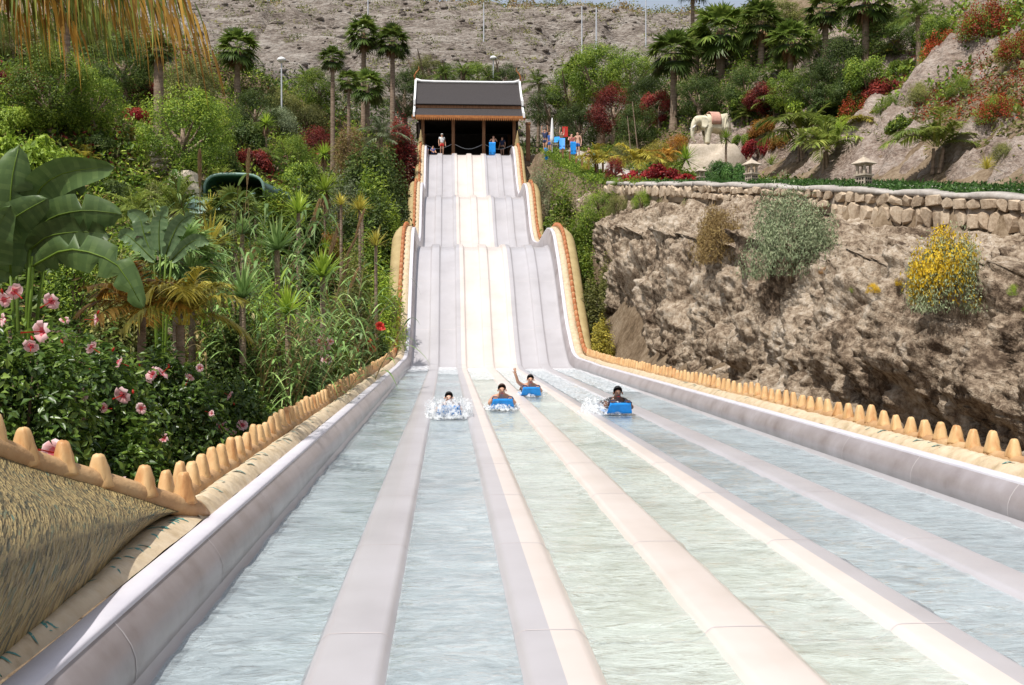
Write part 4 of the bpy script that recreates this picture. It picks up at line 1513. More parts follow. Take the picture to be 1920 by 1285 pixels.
# pale path that climbs along the terrace to the pavilion
ysp = np.linspace(16, 84, 120)
cx = XE(ysp) + np.interp(ysp, [0, 30, 45, 60, 75, 84], [3.3, 3.0, 3.0, 2.6, 2.2, 1.6])
P = []
for d, z in ((-.85, -.1), (-.85, .16), (-.72, .16), (-.72, .05), (.72, .05), (.72, .14), (.85, .14), (.85, -.1)):
    P.append(np.stack([cx + d, ysp, ground(cx, ysp) + z], -1))
tag(link('path', grid_mesh('path', np.stack(P, 1), smooth=False), M['coping']), kind='structure')


# ------------------------------------------------------------------ stone lanterns
def lantern_master():
    e = bpy.data.objects.new('stone_lantern', None); col.objects.link(e)
    ped = MB().box(-.19, .19, -.19, .19, -.05, .44, taper=.96).box(-.23, .23, -.23, .23, .441, .50).box(-.22, .22, -.22, .22, -.06, .03)
    pd = ped.build('pedestal', M['white_stone'], e)
    hm = MB()
    for s in range(4):
        Mx = Matrix.Rotation(s * math.pi / 2, 4, 'Z')
        for i in range(3):
            for j in range(3):
                x = (i - 1) * .105; z = .11 + j * .115
                hm.box(x - .033, x + .033, -.1925, -.188, z - .033, z + .033, M=Mx)
    hm.build('hole_shade', M['dark_wood'], pd)  # dark plates on the faces stand in for the shade inside pierced openings
    lh = MB()
    for sx in (-1, 1):
        for sy in (-1, 1):
            lh.box(sx * .14 - .035, sx * .14 + .035, sy * .14 - .035, sy * .14 + .035, .5, .78)
    lh.box(-.07, .07, -.07, .07, .5, .66)
    lh.box(-.2, .2, -.2, .2, .78, .82)
    lh.build('lamp_house', M['white_stone'], e)
    rf = MB()
    rf.lathe([(.40, .82), (.41, .845), (.22, .95), (.07, 1.04), (.045, 1.06), (.04, 1.09), (.005, 1.12)], n=4)
    rf.build('roof', M['white_stone'], e)
    return e


lm = lantern_master()
first = True
for px_, base_y, Y, hpx, lab in ((1618, 322, 32.5, 66, 'tallest stone lantern with pyramid roof beside the pale path'),
                                 (1408, 338, 38.5, 52, 'stone lantern standing on the wall beside the grey-green bush'),
                                 (1313, 345, 44, 34, 'small stone lantern at the end of the clipped green hedge'),
                                 (1163, 338, 50, 22, 'little stone lantern left of the red plants'),
                                 (1086, 324, 57, 18, 'little stone lantern half way up the path railing'),
                                 (1041, 296, 66, 19, 'little stone lantern in front of the people holding blue mats'),
                                 (996, 280, 76, 18, 'little stone lantern nearest the pavilion')):
    o = lm if first else copy_tree(lm)
    first = False
    x = wp(px_, 600, Y).x
    o.location = (x, Y, gz(x, Y) + .02)
    s = hpx * Y / FPX / 1.12
    o.scale = (s, s, s)
    o.rotation_euler = (0, 0, random.uniform(.1, .6))
    tag(o, lab, 'lantern', 'stone lanterns along the path')


# ------------------------------------------------------------------ bodies grown from a skeleton
def skin_body(name, verts, edges, radii, mat, parent=None, root=0, sub=2):
    me = bpy.data.meshes.new(name)
    me.from_pydata([tuple(v) for v in verts], edges, [])
    me.update()
    o = link(name, me, None, parent)
    md = o.modifiers.new('Skin', 'SKIN')
    md.use_smooth_shade = True
    sl = me.skin_vertices[0].data
    for i, r_ in enumerate(radii):
        rr = r_ if isinstance(r_, tuple) else (r_, r_)
        sl[i].radius = rr
        sl[i].use_root = (i == root)
    sb = o.modifiers.new('Sub', 'SUBSURF')
    sb.levels = sub; sb.render_levels = sub
    me.materials.append(mat)
    return o


def elephant():
    x = wp(1336, 600, 60).x
    base = Vector((x, 60, gz(x, 60)))
    bo = MB()
    bz = wp(1336, 272, 60).z
    b = empty('boulder', base, 'pale rock mound under the elephant statue', 'rock')
    bm = bmesh.new(); bmesh.ops.create_icosphere(bm, subdivisions=4, radius=1)
    for v in bm.verts:
        n = 1 + .22 * float(fbm(np.array([v.co.x * 1.5]), np.array([v.co.y * 1.5]), v.co.z * 1.5, 4)[0])
        v.co = Vector((v.co.x * 1.75 * n, v.co.y * 1.1 * n, min(v.co.z * n, .8) / .8))
    me = bpy.data.meshes.new('mound'); bm.to_mesh(me); bm.free()
    me.polygons.foreach_set('use_smooth', [True] * len(me.polygons))
    h = max(.5, bz - base.z)
    link('mound', me, M['white_stone'], b, scale=(1, 1, h))
    e = empty('elephant_statue', (x, 60, base.z + h), 'ivory elephant statue with pink saddle cloth on a pale rock', 'statue', rz=R(8))
    s = 1.86 / 2.05
    e.scale = (s, s, s)
    V = [(.55, 0, 1.35), (0.05, 0, 1.42), (-.5, 0, 1.38), (-.82, 0, 1.5), (-1.08, 0, 1.52), (-1.28, 0, 1.25), (-1.36, 0, .9), (-1.38, 0, .5), (-1.28, 0, .22), (-1.14, 0, .18)]
    E = [(i, i + 1) for i in range(9)]
    Rr = [.54, .57, .50, .33, .36, .20, .15, .11, .085, .06]
    for (jx, at_) in ((.72, 0), (-.42, 2)):
        for sy in (-.30, .30):
            k = len(V)
            st = .10 if sy > 0 else -.06
            V += [(jx, sy, .95), (jx + st * .6, sy, .5), (jx + st, sy, .12), (jx + st - .02, sy, .0)]
            Rr += [.27, .20, .17, .19]
            E += [(at_, k), (k, k + 1), (k + 1, k + 2), (k + 2, k + 3)]
    k = len(V)
    V += [(1.08, 0, 1.35), (1.2, 0, 1.0), (1.2, 0, .62)]
    Rr += [.07, .045, .035]
    E += [(0, k), (k, k + 1), (k + 1, k + 2)]
    skin_body('body', V, E, Rr, M['elephant'], e, root=1)
    for sy in (-1, 1):
        P = []
        for i in range(7):
            a = i / 6
            for_ = []
            for j in range(5):
                b_ = j / 4
                w = .42 * math.sin(math.pi * (.12 + .8 * a)) ** .7
                for_.append((-.86 + w * b_, sy * (.30 + .16 * b_ + .04 * math.sin(3 * b_)), 1.72 - .72 * a - .08 * b_))
            P.append(for_)
        me = grid_mesh('ear', np.array(P))
        ear = link('ear', me, M['elephant'], e)
        ear.modifiers.new('Solid', 'SOLIDIFY').thickness = .04
        MB().tube([(-1.2, sy * .14, 1.2), (-1.36, sy * .17, 1.02), (-1.5, sy * .17, .98)], [.045, .035, .012], n=7).build('tusk', M['white'], e, smooth=True)
        MB().lathe([(.005, -.03), (.03, 0), (.005, .03)], n=8, c=(-1.3, sy * .235, 1.55)).build('eye', M['dark_wood'], e)
    # cloth over the back
    P = []
    for i in range(9):
        xx = lerp(-.34, .30, i / 8)
        row = []
        for j in range(17):
            a = lerp(-1.75, 1.75, j / 16)
            rr = .605
            row.append((xx, rr * math.sin(a) * 1.0, 1.42 + rr * math.cos(a) - (.12 if abs(a) > 1.6 else 0)))
        P.append(row)
    cl = link('saddle_cloth', grid_mesh('saddle_cloth', np.array(P)), M['saddle'], e)
    cl.modifiers.new('Solid', 'SOLIDIFY').thickness = .03


elephant()

SKIN = {'light': mat_plain('light_skin', (0.62, 0.37, 0.27), rough=.5, var=.1), 'tan': mat_plain('tan_skin', (0.50, 0.275, 0.18), rough=.5, var=.1), 'dark': mat_plain('brown_skin', (0.15, 0.075, 0.048), rough=.5, var=.1)}
HAIR = {'black': mat_plain('black_hair', (0.012, 0.010, 0.010), rough=.5), 'brown': mat_plain('brown_hair', (0.045, 0.022, 0.012), rough=.5)}
CLOTH = {n: mat_plain(n + '_cloth', c, rough=.8, var=.15) for n, c in (('white', (.72, .72, .72)), ('red', (.50, .025, .02)), ('blue', (.03, .10, .34)), ('teal', (.02, .30, .28)), ('black', (.02, .02, .022)), ('pink', (.55, .18, .16)), ('navy', (.025, .035, .09)))}


def person(loc, rz, label, pose='stand', skin='light', hair='black', top=None, bottom='blue', height=1.7, cap=None, group=None):
    """One continuous body grown over posed joints; hair, clothing and face pieces are its children."""
    e = empty('person', loc, label, 'person', group, rz)
    s = height / 1.72
    e.scale = (s, s, s)
    if pose.startswith('prone'):
        J = dict(pel=(0, .78, .15), spi=(0, .52, .17), che=(0, .22, .22), nec=(0, .06, .31), hl=(0, .0, .37), ht=(0, .015, .485),
                 sh=(.17, .14, .25), el=(.27, -.02, .13), wr=(.20, -.17, .21), pa=(.17, -.235, .245), hip=(.09, .84, .14), kn=(.12, 1.28, .12), an=(.12, 1.66, .10), to=(.12, 1.82, .05))
    elif pose == 'sit':
        J = dict(pel=(0, 0, .14), spi=(0, -.0, .32), che=(0, -.01, .52), nec=(0, -.02, .67), hl=(0, -.04, .76), ht=(0, -.02, .865),
                 sh=(.17, 0, .60), el=(.24, -.10, .38), wr=(.20, -.30, .30), pa=(.19, -.37, .29), hip=(.09, -.02, .12), kn=(.13, -.42, .30), an=(.13, -.78, .08), to=(.13, -.92, .08))
    else:
        J = dict(pel=(0, 0, .94), spi=(0, 0, 1.12), che=(0, -.01, 1.32), nec=(0, -.01, 1.47), hl=(0, -.03, 1.55), ht=(0, -.01, 1.66),
                 sh=(.18, 0, 1.40), el=(.25, .03, 1.14), wr=(.27, -.07, .90), pa=(.265, -.10, .82), hip=(.09, 0, .90), kn=(.10, -.03, .50), an=(.10, .02, .09), to=(.11, -.13, .035))
        if pose == 'carry':
            J.update(el=(.30, -.06, 1.20), wr=(.22, -.26, 1.28), pa=(.20, -.33, 1.32))
        if pose == 'overhead':
            J.update(el=(.28, -.05, 1.56), wr=(.24, -.08, 1.80), pa=(.23, -.09, 1.88))
    V = [J['pel'], J['spi'], J['che'], J['nec'], J['hl'], J['ht']]
    E = [(0, 1), (1, 2), (2, 3), (3, 4), (4, 5)]
    Rr = [(.15, .105), (.135, .10), (.155, .11), .055, .078, .082]
    hlv, htv = Vector(J['hl']), Vector(J['ht'])
    fw = Vector((0, -1, 0))
    k = len(V); V.append(hlv + fw * .09 + (htv - hlv) * .25); E.append((4, k)); Rr.append(.014)        # nose
    for sx in (-1, 1):
        m = lambda p: (p[0] * sx, p[1], p[2])
        k = len(V)
        A = dict(J)
        if pose == 'prone_wave' and sx < 0:
            A.update(el=(.31, .02, .36), wr=(.37, -.05, .56), pa=(.385, -.06, .64))
        V += [m(A['sh']), m(A['el']), m(A['wr']), m(A['pa'])]
        E += [(2, k), (k, k + 1), (k + 1, k + 2), (k + 2, k + 3)]
        Rr += [.062, .044, .030, (.036, .018)]
        pa = Vector(m(A['pa'])); d = (pa - Vector(m(A['wr']))).normalized()
        side = d.cross(Vector((0, 0, 1)) if abs(d.z) < .8 else Vector((0, 1, 0))).normalized()
        kp = k + 3
        for q, ln in enumerate((.070, .080, .076, .060)):
            kk_ = len(V)
            b = pa + side * (q - 1.5) * .021 + d * .035
            V += [b, b + d * ln * .55 + Vector((0, 0, -.008)), b + d * ln * .8 + Vector((0, 0, -.03))]
            E += [(kp, kk_), (kk_, kk_ + 1), (kk_ + 1, kk_ + 2)]
            Rr += [.0095, .009, .0075]
        kk_ = len(V)
        b = Vector(m(A['wr'])) * .5 + pa * .5 - side * sx * .035
        V += [b, b - side * sx * .025 + d * .045]
        E += [(k + 2, kk_), (kk_, kk_ + 1)]
        Rr += [.011, .009]
        k = len(V)
        V += [m(J['hip']), m(J['kn']), m(J['an']), m(J['to'])]
        E += [(0, k), (k, k + 1), (k + 1, k + 2), (k + 2, k + 3)]
        Rr += [.095, .06, .04, (.045, .028)]
    skin_body('body', V, E, Rr, SKIN[skin], e, root=0, sub=1)
    hc = hlv * .38 + htv * .62
    up = (htv - hlv).normalized()

    def half(name, mat, r, cut, back):
        bm = bmesh.new(); bmesh.ops.create_uvsphere(bm, u_segments=14, v_segments=10, radius=r)
        bmesh.ops.bisect_plane(bm, geom=bm.verts[:] + bm.edges[:] + bm.faces[:], plane_co=(0, -.015, cut), plane_no=Vector((0, -back, -1)), clear_outer=True)
        me = bpy.data.meshes.new(name); bm.to_mesh(me); bm.free()
        me.polygons.foreach_set('use_smooth', [True] * len(me.polygons))
        return link(name, me, mat, e, loc=hc + Vector((0, .026, .012)), scale=(.90, 1.02, 1.02))
    half('hair', HAIR[hair], .098, .012, 1.1)
    if cap:
        c = half('cap', CLOTH[cap], .108, .015, .15)
        MB().box(-.07, .07, -.19, -.08, .012, .024).build('peak', CLOTH[cap], c)
    fy = hlv.y - .078
    for sx in (-1, 1):
        MB().lathe([(.003, -.010), (.011, 0), (.003, .010)], n=6, c=(sx * .030, fy - .002, lerp(hlv.z, htv.z, .48))).build('eye', HAIR['black'], e)
        MB().lathe([(.004, -.028), (.016, -.006), (.018, .014), (.004, .028)], n=6, c=(sx * .084, hc.y + .005, hc.z - .035)).build('ear', SKIN[skin], e)
    MB().box(-.024, .024, fy - .004, fy + .01, lerp(hlv.z, htv.z, -.22), lerp(hlv.z, htv.z, -.14)).build('mouth', CLOTH['red'], e)
    pel, spi, che = Vector(J['pel']), Vector(J['spi']), Vector(J['che'])
    if bottom:
        V = [pel + (spi - pel) * .35, pel]
        E = [(0, 1)]; Rr = [(.155, .115), (.165, .122)]
        for sx in (-1, 1):
            h = Vector((J['hip'][0] * sx, J['hip'][1], J['hip'][2])); kn = Vector((J['kn'][0] * sx, J['kn'][1], J['kn'][2]))
            k = len(V); V += [h, h.lerp(kn, .62)]; E += [(1, k), (k, k + 1)]; Rr += [.112, .094]
        skin_body('shorts', V, E, Rr, CLOTH[bottom], e, root=1, sub=1)
    if top:
        V = [spi + (pel - spi) * .55, spi, che, che.lerp(Vector(J['nec']), .45)]
        E = [(0, 1), (1, 2), (2, 3)]; Rr = [(.158, .112), (.148, .112), (.168, .122), .085]
        for sx in (-1, 1):
            sh = Vector((J['sh'][0] * sx, J['sh'][1], J['sh'][2])); el = Vector((J['el'][0] * sx, J['el'][1], J['el'][2]))
            k = len(V); V += [sh, sh.lerp(el, .6)]; E += [(2, k), (k, k + 1)]; Rr += [.076, .060]
        skin_body('shirt', V, E, Rr, CLOTH[top], e, root=1, sub=1)
    return e


def mat_board(loc, rz, label, tilt=0.0, group='blue riding mats', curl=True, scale=1.0):
    """Foam riding mat: flat sheet whose front curls up, with two handles."""
    e = empty('riding_mat', loc, label, 'mat', group, rz)
    e.rotation_euler = (tilt, 0, rz)
    e.scale = (scale, scale, scale)
    prof = []
    for k in range(14):
        t = k / 13
        if curl:
            if t < .62: prof.append((1.05 - t / .62 * 1.12, 0.02))
            else:
                q = (t - .62) / .38
                a = min(1, q * 2) * 1.05
                st_ = max(0, q - .5) * .36
                prof.append((-.07 - .10 * math.sin(a) - st_ * math.cos(1.05), .02 + .10 * (1 - math.cos(a)) + st_ * math.sin(1.05)))
        else:
            prof.append((.55 - 1.1 * t, .0))
    P = []
    for y, z in prof:
        k_ = 1.0 if not curl else lerp(1.0, .80, min(1, max(0, z - .02) / .2))
        P.append([(-.245 * k_, y, z + .004), (-.22 * k_, y, z), (0, y, z), (.22 * k_, y, z), (.245 * k_, y, z + .004)])
    s = link('sheet', grid_mesh('sheet', np.array(P)), M['blue_mat'], e)
    sd = s.modifiers.new('Solid', 'SOLIDIFY'); sd.thickness = .022; sd.offset = 0
    for sx in (-1, 1):
        y0, z0 = (-.25, .235) if curl else (-.3, .02)
        MB().tube([(sx * .10, y0 + .03, z0), (sx * .12, y0 + .09, z0 + .03), (sx * .19, y0 + .09, z0 + .03), (sx * .21, y0 + .03, z0)], .014, n=6).build('handle', CLOTH['navy'], e, smooth=True)
    return e


# four riders arriving in the run-out
RIDE = [((.035, 20.0), 'light', 'black', 'dark-haired rider lying low, half hidden by the leftmost splash', 'blue mat in the leftmost splash', 1.55),
        ((1.125, 21.75), 'tan', 'brown', 'brown-haired rider on a blue mat beside the leftmost splash', 'blue mat of the rider next to the leftmost splash', 1.7),
        ((2.02, 25.7), 'tan', 'black', 'farthest rider, black-haired, waving one arm on a blue mat', 'blue mat of the farthest rider', 1.7),
        ((3.32, 20.5), 'dark', 'black', 'dark-haired rider in black on the rightmost blue mat', 'blue mat of the rightmost rider', 1.75)]
for k, ((x, y), sk, hr, lab, lab2, ht_) in enumerate(RIDE):
    mat_board((x, y, .0), 0, lab2)
    person((x, y + .06, -.02), 0, lab, 'prone_wave' if k == 2 else 'prone', sk, hr, 'black' if k == 3 else None, 'black' if k else 'blue', ht_, group='riders in the run-out')


def splash(x, y, w, h, n, lab, seed, back=.6):
    """Spray round a rider: foam mounds on the water and flying drops."""
    r = np.random.default_rng(seed)
    V, F = [], []
    oct_v = np.array([(1, 0, 0), (-1, 0, 0), (0, 1, 0), (0, -1, 0), (0, 0, 1), (0, 0, -1)], float)
    oct_f = np.array([(0, 2, 4), (2, 1, 4), (1, 3, 4), (3, 0, 4), (2, 0, 5), (1, 2, 5), (3, 1, 5), (0, 3, 5)])
    a = r.uniform(0, 6.28, n); q = r.uniform(.45, 1, n) ** .6
    px_ = x + w * q * np.cos(a); py_ = y + back + w * 1.3 * q * np.sin(a)
    pz_ = h * r.uniform(0, 1, n) ** 2.2 * (1.2 - .5 * q) + .01
    sz = np.clip(r.lognormal(-5.5, .6, n), .002, .013)
    Vv = np.stack([px_, py_, pz_], 1)[:, None] + oct_v[None] * sz[:, None, None] * np.array([1, 1, 1.3])
    Ff = oct_f[None] + (np.arange(n) * 6)[:, None, None]
    o = link('spray', mesh_np('spray', Vv.reshape(-1, 3), Ff.reshape(-1, 3), True), M['drop'])
    tag(o, lab, 'spray', kind='stuff')
    # ragged foam collar
    nu, nv_ = 70, 14
    P = np.zeros((nu, nv_, 3))
    th = np.linspace(0, 2 * math.pi, nu)
    for j in range(nv_):
        u = j / (nv_ - 1)
        rad = w * (.42 + .62 * u) * (1 + .18 * fbm(np.cos(th) * 2 + seed, np.sin(th) * 2, 0, 3))
        zz = h * .55 * math.sin(math.pi * u) ** .9 * (1 + .9 * fbm(np.cos(th) * 3 + seed, np.sin(th) * 3, u * 3, 4)) * (1.0 - .45 * (np.sin(th) > 0))
        P[:, j] = np.stack([x + rad * np.cos(th), y + back + rad * 1.35 * np.sin(th), np.maximum(zz, 0) - .005], -1)
    P[-1] = P[0]
    o = link('foam', grid_mesh('foam', P), M['foam'])
    tag(o, kind='stuff')


splash(.035, 19.95, .46, .40, 6000, 'white spray round the leftmost rider', 1, .25)
splash(1.125, 21.7, .38, .16, 1200, 'low foam round the second rider', 2, .25)
splash(2.05, 25.7, .36, .14, 350, 'low foam round the farthest rider', 3, .3)
splash(3.1, 20.6, .45, .34, 2600, 'white spray round the rightmost rider', 4, .35)

# broken water where the drops meet the run-out
def foam_sheet(x0, x1, y0, y1, seed, lift=.03):
    xsw = np.linspace(x0, x1, 26); ysw = np.linspace(y0, y1, 60)
    Xg, Yg = np.meshgrid(xsw, ysw)
    Z = PROF(Yg) + .012 + lift * np.maximum(0, fbm(Xg * 4 + seed, Yg * 3, 0, 4))
    o = link('foam', grid_mesh('foam', np.stack([Xg, Yg, Z], -1)), M['foam'])
    tag(o, kind='stuff')


for i, (ya_, yb_) in enumerate(((38.8, 41.8), (36.5, 41.5), (33, 41), (27, 41), (24, 40.5), (27, 41))):
    xa = (-1.48 if i == 0 else DIV[i - 1] + .19); xb = (4.95 if i == 5 else DIV[i] - .19)
    foam_sheet(xa, xb, ya_, yb_, i)

# people at the head of the slide
zt = 14.62
person((-.37, 82.0, zt), R(15), 'attendant in white cap, white shirt and red shorts at the slide top', 'stand', 'tan', 'black', 'white', 'red', 1.66, cap='white')
for px_, lab, bt in ((800, 'child in blue sitting at the leftmost lane head', 'blue'), (812, 'child in blue sitting beside another at the lane heads', 'blue')):
    x = wp(px_, 600, 81.7).x
    person((x, 81.75, zt), R(random.uniform(-20, 20)), lab, 'sit', 'tan', 'black', bt, bt, 1.3)
x = wp(925, 600, 82.4).x
person((x, 82.2, zt), 0, 'bare-chested person under the pavilion behind a blue mat', 'carry', 'light', 'brown', None, 'red', 1.6)
mat_board((x - .1, 81.75, zt + .45), 0, 'blue mat held upright at the right lane heads', tilt=R(90), curl=False)
x = wp(942, 600, 83).x
person((x, 83.0, zt), R(-30), 'person in dark clothes under the right of the pavilion', 'stand', 'tan', 'black', 'navy', 'black', 1.65)
x = wp(776, 600, 80).x
person((x, 80.2, gz(x, 80.2) + .0), R(60), 'person in teal beside the left finial of the slide', 'carry', 'tan', 'black', 'teal', 'teal', 1.7)

# queue climbing the path, mats in hand
Q = [(1022, 77, 'overhead', 'person in navy lifting a blue mat, nearest the pavilion in the queue', 'navy', 'navy'),
     (1031, 75, 'stand', 'person in blue shirt in the queue beside the closed parasol', 'blue', 'blue'),
     (1052, 74, 'overhead', 'person holding a light blue mat overhead in the middle of the queue', None, 'navy'),
     (1071, 72, 'carry', 'person in pink carrying a blue mat in front on the path', 'pink', 'black'),
     (1083, 72.5, 'stand', 'bare-chested person behind the mat carrier on the path', None, 'blue'),
     (1104, 70, 'sit', 'person in navy sitting low by the path railing', 'navy', 'navy'),
     (1117, 69, 'sit', 'person in teal sitting at the lower end of the queue', 'teal', 'blue')]
for px_, Y, pose, lab, tp, bt in Q:
    x = wp(px_, 600, Y).x
    person((x, Y, gz(x, Y) + .05), R(random.uniform(-60, 60)), lab, pose, random.choice(['light', 'tan']), random.choice(['black', 'brown']), tp, bt, random.uniform(1.55, 1.75), group='queue on the path')
for px_, py_, Y, tl, lab in ((1026, 289, 75.4, 80, 'blue mat leaning at the head of the queue'), (1054, 270, 73.6, 70, 'light blue mat held overhead in the queue'), (1075, 278, 71.5, 84, 'blue mat carried in front of a walker on the path'), (1043, 262, 74.6, 35, 'blue mat above heads beside the closed parasol')):
    p = wp(px_, py_, Y)
    mat_board(p, R(random.uniform(-30, 30)), lab, tilt=R(tl), curl=False, scale=.8)

# closed parasol, red board, rail posts, lamp, poles
x = wp(1035, 600, 73).x
e = empty('closed_parasol', (x, 73, gz(x, 73)), 'closed white parasol standing in the queue', 'parasol')
MB().tube([(0, 0, 0), (0, 0, 2.6)], .025, n=8).build('pole', M['steel'], e)
MB().lathe([(.05, .95), (.13, 1.0), (.15, 1.3), (.11, 1.9), (.06, 2.5), (.015, 2.68)], n=10).build('canopy', M['white'], e, smooth=True)
x = wp(1059, 600, 76).x
e = empty('red_board', (x, 76, gz(x, 76)), 'upright red board on a post behind the queue', 'sign')
MB().box(-.03, .03, -.03, .03, 0, 2.0).build('post', M['timber'], e)
zb = wp(1059, 257, 76).z - gz(x, 76)
MB().box(-.20, .20, -.07, -.032, zb, zb + .72).build('panel', M['red_paint'], e)
for k, (px_, Y) in enumerate(((1055, 69), (1068, 66.5), (1080, 64.5), (1091, 62.5), (1103, 60.5), (1116, 58.8), (1130, 57.2), (1146, 55.6))):
    x = wp(px_, 600, Y).x
    e = empty('rail_post', (x, Y, gz(x, Y)), ['topmost brown rail post on the path, just below the queue', 'second brown rail post down from the queue', 'third brown rail post down from the queue', 'fourth brown rail post down from the queue', 'fifth brown rail post down the path', 'sixth brown rail post down the path', 'seventh brown rail post down the path', 'lowest brown rail post, above the little lantern'][k], 'post', 'rail posts along the path')
    MB().box(-.05, .05, -.05, .05, -.1, .85).build('shaft', M['timber'], e)
    MB().box(-.065, .065, -.065, .065, .85, .90, taper=.5).build('cap', M['timber'], e)


def pole(px_, top, base, Y, label, name='pole', lamp=False, r=.07, lean=0.0, mat='steel'):
    b = wp(px_, base, Y)
    z = gz(b.x, Y) if Y < 92 else float(hill_z(np.array([b.x]), np.array([Y]))[0])
    h = wp(px_, top, Y).z - z
    e = empty(name, (b.x, Y, z), label, 'street lamp' if lamp else 'pole')
    MB().tube([(0, 0, -.2), (lean * h, 0, h)], [r, r * .7], n=8).build('shaft', M[mat], e)
    MB().box(-r * 1.6, r * 1.6, -r * 1.6, r * 1.6, -.05, .12).build('base_plate', M['steel'], e)
    if lamp:
        MB().lathe([(.05, h - .1), (.30, h + .05), (.34, h + .16), (.20, h + .30), (.02, h + .36)], n=10).build('lamp_head', M['white'], e, smooth=True)


pole(528, 116, 160, 78, 'white lamp post among the left shrubs', 'lamp_post', True)
pole(925, 112, 150, 98, 'dark lamp post behind the pavilion roof', 'lamp_post', True, mat='steel')
pole(690, -15, 20, 170, 'thin pale pole on the hill left of the slide', r=.12)
pole(907, 5, 48, 160, 'thin pale pole on the hill above the pavilion', r=.11)
pole(1091, 12, 55, 150, 'shorter of the two pale poles on the hill', r=.11)
pole(1118, 14, 78, 140, 'taller pale pole on the hill with dark tip', r=.13)
pole(1211, -5, 32, 160, 'pale pole at the right of the hill crest', r=.11)
pole(1200, 192, 240, 66, 'leaning bare stick beside the elephant bank', 'bare_stick', r=.04, lean=-.12, mat='bark')
pole(1186, 218, 245, 65, 'shorter leaning stick beside the elephant bank', 'bare_stick', r=.035, lean=-.1, mat='bark')

# green enclosed slide that comes out among the left shrubs
e = empty('tube_slide', (wp(445, 600, 50).x, 50, gz(wp(445, 600, 50).x, 50)), 'dark green covered slide mouth with pale green rim among shrubs', 'water slide')
zc = wp(440, 358, 50).z - e.location.z
hw_, hh = 1.35, .72


def arch(y, k=1.0, dx=0.0, dz=0.0):
    pts = []
    for i in range(15):
        a = math.pi * i / 14
        c, s = math.cos(a), math.sin(a)
        pts.append((dx - k * hw_ * math.copysign(abs(c) ** .55, c), y, zc - .28 + dz + k * (hh + .25) * abs(s) ** .6))
    return pts


P = np.array([arch(-.6 + .5 * k, 1.0, .12 * max(0, k - 1) ** 1.15, -.04 * k) for k in range(8)])
t = link('tunnel', grid_mesh('tunnel', P), M['green_frp'], e)
t.modifiers.new('Solid', 'SOLIDIFY').thickness = .05
MB().tube(arch(-.62), .065, n=8).build('rim', M['pale_green'], e, smooth=True)
MB().box(-hw_ * .96, hw_ * .96, 1.6, 1.65, zc - .3, zc + .5).build('mouth_shade_panel', M['dark_wood'], e)  # added dark panel standing in for the shade inside the tunnel
cp = []
for i in range(12):
    u = i / 11
    yy = -.7 - 2.6 * u
    cp.append([(-hw_ - .05 - .9 * u, yy, zc - .2 - .9 * u ** 1.2), (-hw_ + .05 - .9 * u, yy, zc - .42 - .9 * u ** 1.2), (-.2 - .9 * u, yy, zc - .55 - .9 * u ** 1.2), (.8 - .9 * u, yy, zc - .42 - .9 * u ** 1.2), (1.0 - .9 * u, yy, zc - .2 - .9 * u ** 1.2)])
c = link('chute', grid_mesh('chute', np.array(cp)), M['pale_green'], e)
c.modifiers.new('Solid', 'SOLIDIFY').thickness = .06
for y_ in (0, 2.0):
    MB().box(-.12, .12, y_ - .12, y_ + .12, -.3, max(-.1, zc - .3)).build('support_post', M['steel'], e)

# pale stone pier among the left shrubs
e = root_at(306, 50, 'stone_pier', 'pale rough stone pier among the left shrubs', 'pier')
ht0 = wp(306, 272, 50).z - e.location.z
r_ = random.Random(4)
zz = 0
core = MB().box(-.36, .36, -.4, .4, -.2, ht0 - .08).build('core', M['mortar'], e)
while zz < ht0 - .1:
    for k in range(2):
        s = link('stone', r_.choice(STONE), M['white_stone'], core, loc=(-.24 + .48 * k + r_.uniform(-.05, .05), -.38, zz + .15), scale=(r_.uniform(.45, .62), .4, .34))
    s = link('stone', r_.choice(STONE), M['white_stone'], core, loc=(.36, .0, zz + .15), scale=(.4, .8, .34))
    zz += .28
for bx, bpy_, Y, s in ((343, 322, 49, 1.0),):
    b = root_at(bx, Y, 'boulder', 'pale boulder at the foot of the stone pier', 'rock')
    z = wp(bx, bpy_, Y).z - b.location.z
    link('rock', STONE[1], M['white_stone'], b, loc=(0, 0, z / 2 - .1), scale=(1.9, 1.4, z + .5))

# ------------------------------------------------------------------ left hillside: trees and palms, far to near
BIGAGAVE = [rosette(650 + k, n=70, W=.075, e0=1.45, e1=.05, droop=.28, nseg=5) for k in range(2)]
# palms
fan_palm(447, 88, 80, 48, 'bushy fan palm standing alone before the bare hill on the left', tw=.24)
fan_palm(300, 92, 60, 34, 'fan palm with thick pale trunk under the hanging fronds', tw=.30)
fan_palm(130, 5, 56, 40, 'tall fan palm with thin brown trunk at the far left top', tw=.17)
fan_palm(625, 108, 72, 30, 'slender tall fan palm left of the pavilion with small crown', tw=.17)
fan_palm(683, 62, 92, 42, 'tall fan palm with rusty skirt behind the pavilion left side', tw=.25)
fan_palm(737, 76, 91, 40, 'fan palm with wide rusty skirt nearest the pavilion left', tw=.25)
fan_palm(690, 160, 84, 42, 'short dark fan palm beside the pavilion left', tw=.2, skirt=False)
fan_palm(655, 150, 80, 26, 'small bright fan palm behind the slender one', tw=.14)
feather_palm(716, 258, 76, 62, 'grey-green feather palm rosette left of the pavilion', 'grey_green', PHOENIX, tw=.16, zs=1.2)
feather_palm(575, 150, None, 40, 'green feather palm under the bare hill, left of the slender fan palm', 'palm', PHOENIX, tw=.14)
feather_palm(250, 262, None, 36, 'yellow-green feather palm above the stone pier', 'palm_gold', ARECA)
feather_palm(330, 395, 30, 110, 'broad olive feather palm in front of the green tube slide', 'palm_olive', PHOENIX, tw=.14)
